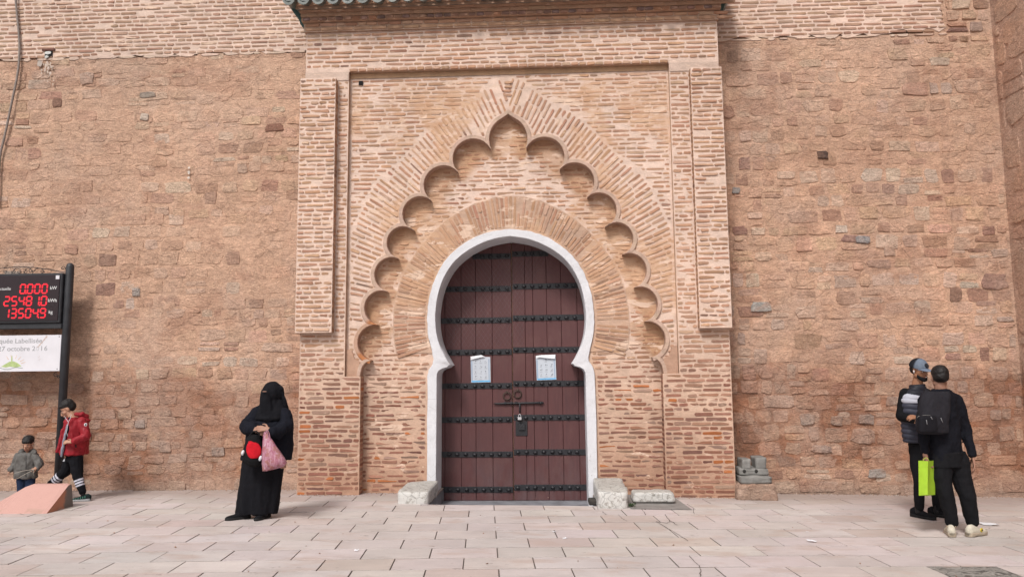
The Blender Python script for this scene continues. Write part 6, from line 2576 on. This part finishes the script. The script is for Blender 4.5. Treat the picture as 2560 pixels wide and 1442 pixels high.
# ---------------------------------------------------------------- boy in red jacket
RY = -.42
rbo = thing('person', 'boy in a red hooded jacket walking past the sign post', 'person', tuple(onplane(175, 1250, RY)))
P = lambda u, v, dy=0: onplane(u, v, RY + dy)
m3 = (P(200, 1100) - P(100, 1100)).length / 100
hs = .93
Fh = frame(-1.05, .62, .0)
hc = P(169, 1023, 0)
BXv, BYv = (.45, .89, 0), (-.89, .45, 0)          # shoulder axis and depth axis of a torso walking left
g = MB()
head(g, hc, hs, Fh)
capsule(g, P(177, 1034, 0), P(183, 1046, .0), .045, .05)
oval_loft(g, [(P(u, v, 0), w, w * .6, BXv, BYv) for v, w, u in ((1044, .09, 185), (1060, .13, 187), (1100, .115, 185), (1140, .12, 184), (1150, .11, 184))])
blimb(g, [P(203, 1052, -.11), P(214, 1088, -.14), P(182, 1103, -.22)], [.04, .032, .024])
blimb(g, [P(172, 1052, .11), P(160, 1085, .10), P(166, 1108, -.02)], [.04, .032, .024])
hand(g, P(180, 1104, -.22), (-1, -.2, .02), (.05, -.8, .6), .80, .55, 1)
blimb(g, [P(180, 1146, .05), P(162, 1180, .04), P(126, 1208, .05)], [.07, .05, .036])
blimb(g, [P(188, 1146, -.05), P(193, 1190, -.06), P(207, 1234, -.06)], [.07, .05, .036])
SK3 = (.40, .215, .145)
remeshed(g, 'body', .0055, M['skin'], rbo, face_colour(hc, hs, Fh, SK3), 2)
eyes(hc, hs, Fh, rbo)
H = lambda x, y, z: Vector(hc) + Fh @ (Vector((x, y, z)) * hs)
g = MB()
g.ell(tuple(H(0, .032, .062)), (.083 * hs, .098 * hs, .078 * hs), 24, 12, (1, 1, 1), Fh)
g.ell(tuple(H(0, .046, .020)), (.079 * hs, .084 * hs, .080 * hs), 24, 12, (1, 1, 1), Fh)
g.ell(tuple(H(0, -.036, .078)), (.066 * hs, .045 * hs, .026 * hs), 20, 10, (1, 1, 1), Fh)
remeshed(g, 'hair', .006, M['hair'], rbo, (1, 1, 1), 2, .005, (40, 40, 40), 1)
RED = (.25, .012, .020)
g = MB()
oval_loft(g, [(P(u, v, 0), w, d, BXv, BYv) for v, w, d, u in ((1043, .10, .085, 187), (1052, .155, .11, 190), (1075, .165, .125, 192), (1100, .165, .14, 190), (1125, .175, .165, 186), (1133, .178, .172, 184), (1136, .165, .16, 184))], 32)
limb(g, [P(204, 1054, -.11), P(216, 1088, -.14)], [.062, .056])
limb(g, [P(216, 1088, -.14), P(186, 1102, -.21)], [.055, .042])
limb(g, [P(172, 1054, .11), P(160, 1085, .11), P(164, 1104, .02)], [.058, .050, .040])
capsule(g, P(158, 1075, -.02), P(143, 1128, -.05), .020, .028)
oval_loft(g, [(P(206, 1040, .02), .05, .04, (1, 0, 0), (0, 1, 0)), (P(209, 1050, .02), .085, .075, (1, 0, 0), (0, 1, 0)), (P(206, 1060, .02), .07, .06, (1, 0, 0), (0, 1, 0))])
limb(g, [P(190, 1034, -.06), P(204, 1036, -.03), P(214, 1042, .02)], [.022, .034, .04])


def jcol(p):
    q = p - P(163, 1100, 0)
    a = (p.x - P(152, 1100, 0).x) / m3 + ((p.z - P(152, 1100, 0).z) / m3) * -.30
    return (.013, .014, .020) if (8 < a < 18 and p.y < RY + .12 and p.z > P(0, 1128, 0).z and p.z < P(0, 1050).z and False) else RED


remeshed(g, 'hooded_jacket', .007, M['nylon'], rbo, jcol, 2, .014, (13, 13, 9), 8, .007)
# dark lining and grey shirt seen in the opening
g = MB()
limb(g, [P(174, 1046, -.10), P(168, 1075, -.16), P(160, 1105, -.17), P(155, 1133, -.16)], [.022, .022, .022, .016])
remeshed(g, 'jacket_opening', .006, M['cloth'], rbo, (.011, .012, .020), 2, .004, (20, 20, 20), 1)
g = MB()
limb(g, [P(168, 1062, -.168), P(162, 1092, -.185), P(156, 1126, -.180), P(154, 1140, -.175)], [.010, .016, .020, .012])
remeshed(g, 'shirt', .005, M['cloth'], rbo, (.23, .24, .29), 2, .004, (30, 30, 30), 1)
g = MB()
g.tube([tuple(q) for q in (P(161, 1040, -.10), P(166, 1048, -.15), P(171, 1054, -.185), P(168, 1070, -.20), P(166, 1080, -.21), P(170, 1090, -.21))], .0028, 5, (.62, .62, .66))
g.tube([tuple(q) for q in (P(178, 1036, -.11), P(175, 1047, -.16), P(171, 1054, -.185))], .0028, 5, (.62, .62, .66))
g.build('earphone_cord', M['rubber'], rbo)
g = MB()
c = P(214, 1061, -.182)
g.ell(tuple(c), (.022, .006, .022), 14, 8, (.50, .50, .52))
g.build('round_badge', M['rubber'], rbo)
g = MB(); g.ell(tuple(c + Vector((.004, -.004, 0))), (.009, .004, .016), 10, 6, (.03, .03, .035)); g.build('badge_mark', M['rubber'], rbo)
g = MB()
g.tube([tuple(P(189, 1108, -.165)), tuple(P(190, 1118, -.17))], .008, 6, (.012, .012, .014))
g.build('pocket_zip', M['nylon'], rbo)
g = MB()
limb(g, [P(181, 1140, .05), P(163, 1178, .04), P(128, 1208, .05)], [.092, .070, .048])
limb(g, [P(189, 1140, -.05), P(194, 1190, -.06), P(206, 1228, -.06)], [.092, .068, .045])
oval_loft(g, [(P(184, v, 0), .12, .10, BXv, BYv) for v in (1128, 1152)])


def legcol(p):
    for (u0, v0), (u1, v1), y0 in (((163, 1178), (128, 1208), .04), ((194, 1190), (206, 1228), -.06)):
        A, B = P(u0, v0, y0), P(u1, v1, y0)
        d = (B - A)
        t_ = (p - A).dot(d) / d.length_squared
        r_ = ((p - A) - d * t_).length
        if r_ < .075 and p.y < RY + y0 + .01:
            lo, st_ = (.38, .165) if u0 == 163 else (.24, .165)
            if u0 == 194: lo = .20
            for k in range(3):
                if lo + k * st_ < t_ < lo + k * st_ + .10: return (.58, .58, .66)
    return (.0095, .0095, .012)


remeshed(g, 'trousers', .006, M['cloth'], rbo, legcol, 2, .006, (14, 14, 16), 3, .002)
g = MB()
tri = [P(156.5, 1152, -.10), P(163, 1154, -.105), P(161.5, 1144.5, -.11)]
g.add([tuple(p) for p in tri] + [tuple(p + Vector((0, .006, 0))) for p in tri], [(0, 1, 2), (0, 3, 4, 1), (1, 4, 5, 2), (2, 5, 3, 0)], (.55, .56, .60))
g.build('white_emblem', M['rubber'], rbo)
shoe(ground_at(213, RY - .05), -1.45, .84, rbo, (.014, .022, .022), (.33, .34, .35), extra=[(sx_ * .038, .0 - .034 * k, .062 - .007 * k, .006, .022, (.07, .24, .18)) for k in range(6) for sx_ in (-1, 1)] + [(-.040, -.03, .02, .05, .008, (.5, .5, .5))])
shoe(ground_at(126, RY + .05), -1.45, .84, rbo, (.014, .022, .022), (.33, .34, .35), pitch=-.3)

# ---------------------------------------------------------------- toddler
TY = -.52
tdl = thing('person', 'toddler in a grey jacket standing behind the pink concrete block', 'person', tuple(onplane(66, 1254, TY)))
P = lambda u, v, dy=0: onplane(u, v, TY + dy)
m4 = (P(100, 1100) - P(0, 1100)).length / 100
hs = .80
Fh = frame(.12, .42, .0)
hc = P(70, 1110, 0)
g = MB()
head(g, hc, hs, Fh)
oval_loft(g, [(P(66, v, .01), w, w * .75, (1, 0, 0), (0, 1, 0)) for v, w in ((1130, .06), (1140, .095), (1170, .095), (1195, .095))])
blimb(g, [P(48, 1138, 0), P(38, 1160, -.01), P(28, 1176, -.06)], [.032, .027, .020])
blimb(g, [P(86, 1138, 0), P(98, 1160, -.02), P(88, 1170, -.12)], [.032, .027, .020])
hand(g, P(27, 1175, -.06), (-.35, -.5, -.75), (-.7, -.4, .3), .52, .5, 1)
hand(g, P(91, 1170, -.12), (-.75, -.5, -.25), (.3, -.7, .5), .52, .8, -1)
blimb(g, [P(56, 1195, 0), P(56, 1225, 0), P(56, 1246, 0)], [.05, .038, .028])
blimb(g, [P(76, 1195, 0), P(76, 1225, 0), P(76, 1246, 0)], [.05, .038, .028])
remeshed(g, 'body', .0045, M['skin'], tdl, face_colour(hc, hs, Fh, SK3), 2)
eyes(hc, hs, Fh, tdl)
H = lambda x, y, z: Vector(hc) + Fh @ (Vector((x, y, z)) * hs)
g = MB()
g.ell(tuple(H(0, .028, .060)), (.088 * hs, .100 * hs, .080 * hs), 24, 12, (1, 1, 1), Fh)
g.ell(tuple(H(0, -.040, .076)), (.070 * hs, .042 * hs, .026 * hs), 20, 10, (1, 1, 1), Fh)
remeshed(g, 'hair', .005, M['hair'], tdl, (1, 1, 1), 2, .004, (40, 40, 40), 1)
GJ = (.105, .100, .094)
g = MB()
oval_loft(g, [(P(u, v, .01), w * m4, w * m4 * .72, (1, 0, 0), (0, 1, 0)) for v, w, u in ((1130, 16, 68), (1136, 24, 67), (1150, 27, 66), (1170, 27, 65), (1188, 28, 64), (1193, 27, 64), (1195, 24, 64))], 28)
limb(g, [P(47, 1140, 0), P(38, 1158, -.01), P(28, 1172, -.05)], [.052, .046, .036])
limb(g, [P(88, 1140, 0), P(99, 1160, -.02), P(92, 1170, -.09)], [.052, .048, .036])
limb(g, [P(52, 1129, -.02), P(60, 1126, .05), P(78, 1126, .06), P(88, 1131, -.02)], [.032, .036, .036, .03])
remeshed(g, 'jacket', .006, M['nylon'], tdl, GJ, 2, .012, (18, 18, 12), 4, .007)
g = MB()
g.tube([tuple(P(65, v, -.165 + .02 * (1155 - v) / 25 * (v < 1150))) for v in (1138, 1150, 1170, 1192)], .005, 6, (.06, .06, .06))
g.build('jacket_zip', M['cloth'], tdl)
for u0, u1 in ((42, 55), (72, 86)):
    g = MB()
    g.tube([tuple(P(u, 1174, -.152)) for u in (u0, (u0 + u1) / 2, u1)], .006, 6, (.085, .08, .075))
    g.build('pocket_flap', M['cloth'], tdl)
g = MB()
limb(g, [P(54, 1192, 0), P(55, 1245, 0)], [.062, .05])
limb(g, [P(76, 1192, 0), P(76, 1245, 0)], [.062, .05])
remeshed(g, 'jeans', .007, M['cloth'], tdl, (.018, .028, .058), 2, .006, (16, 16, 16), 4, .002)
for u in (56, 77):
    shoe(ground_at(u, TY + .02), 0, .55, tdl, (.05, .05, .06), (.2, .2, .2))
g = MB()
for pts in (((86, 1172, -.19), (60, 1176, -.21), (36, 1182, -.18)), ((86, 1173, -.19), (62, 1185, -.21), (42, 1196, -.18)), ((84, 1174, -.19), (84, 1188, -.17))):
    g.tube([tuple(P(*q)) for q in pts], .0022, 5, (.50, .45, .38))
st_ = g.build('string', M['cloth'])
tag(st_, 'loose pale string held by the toddler in the grey jacket', 'string')
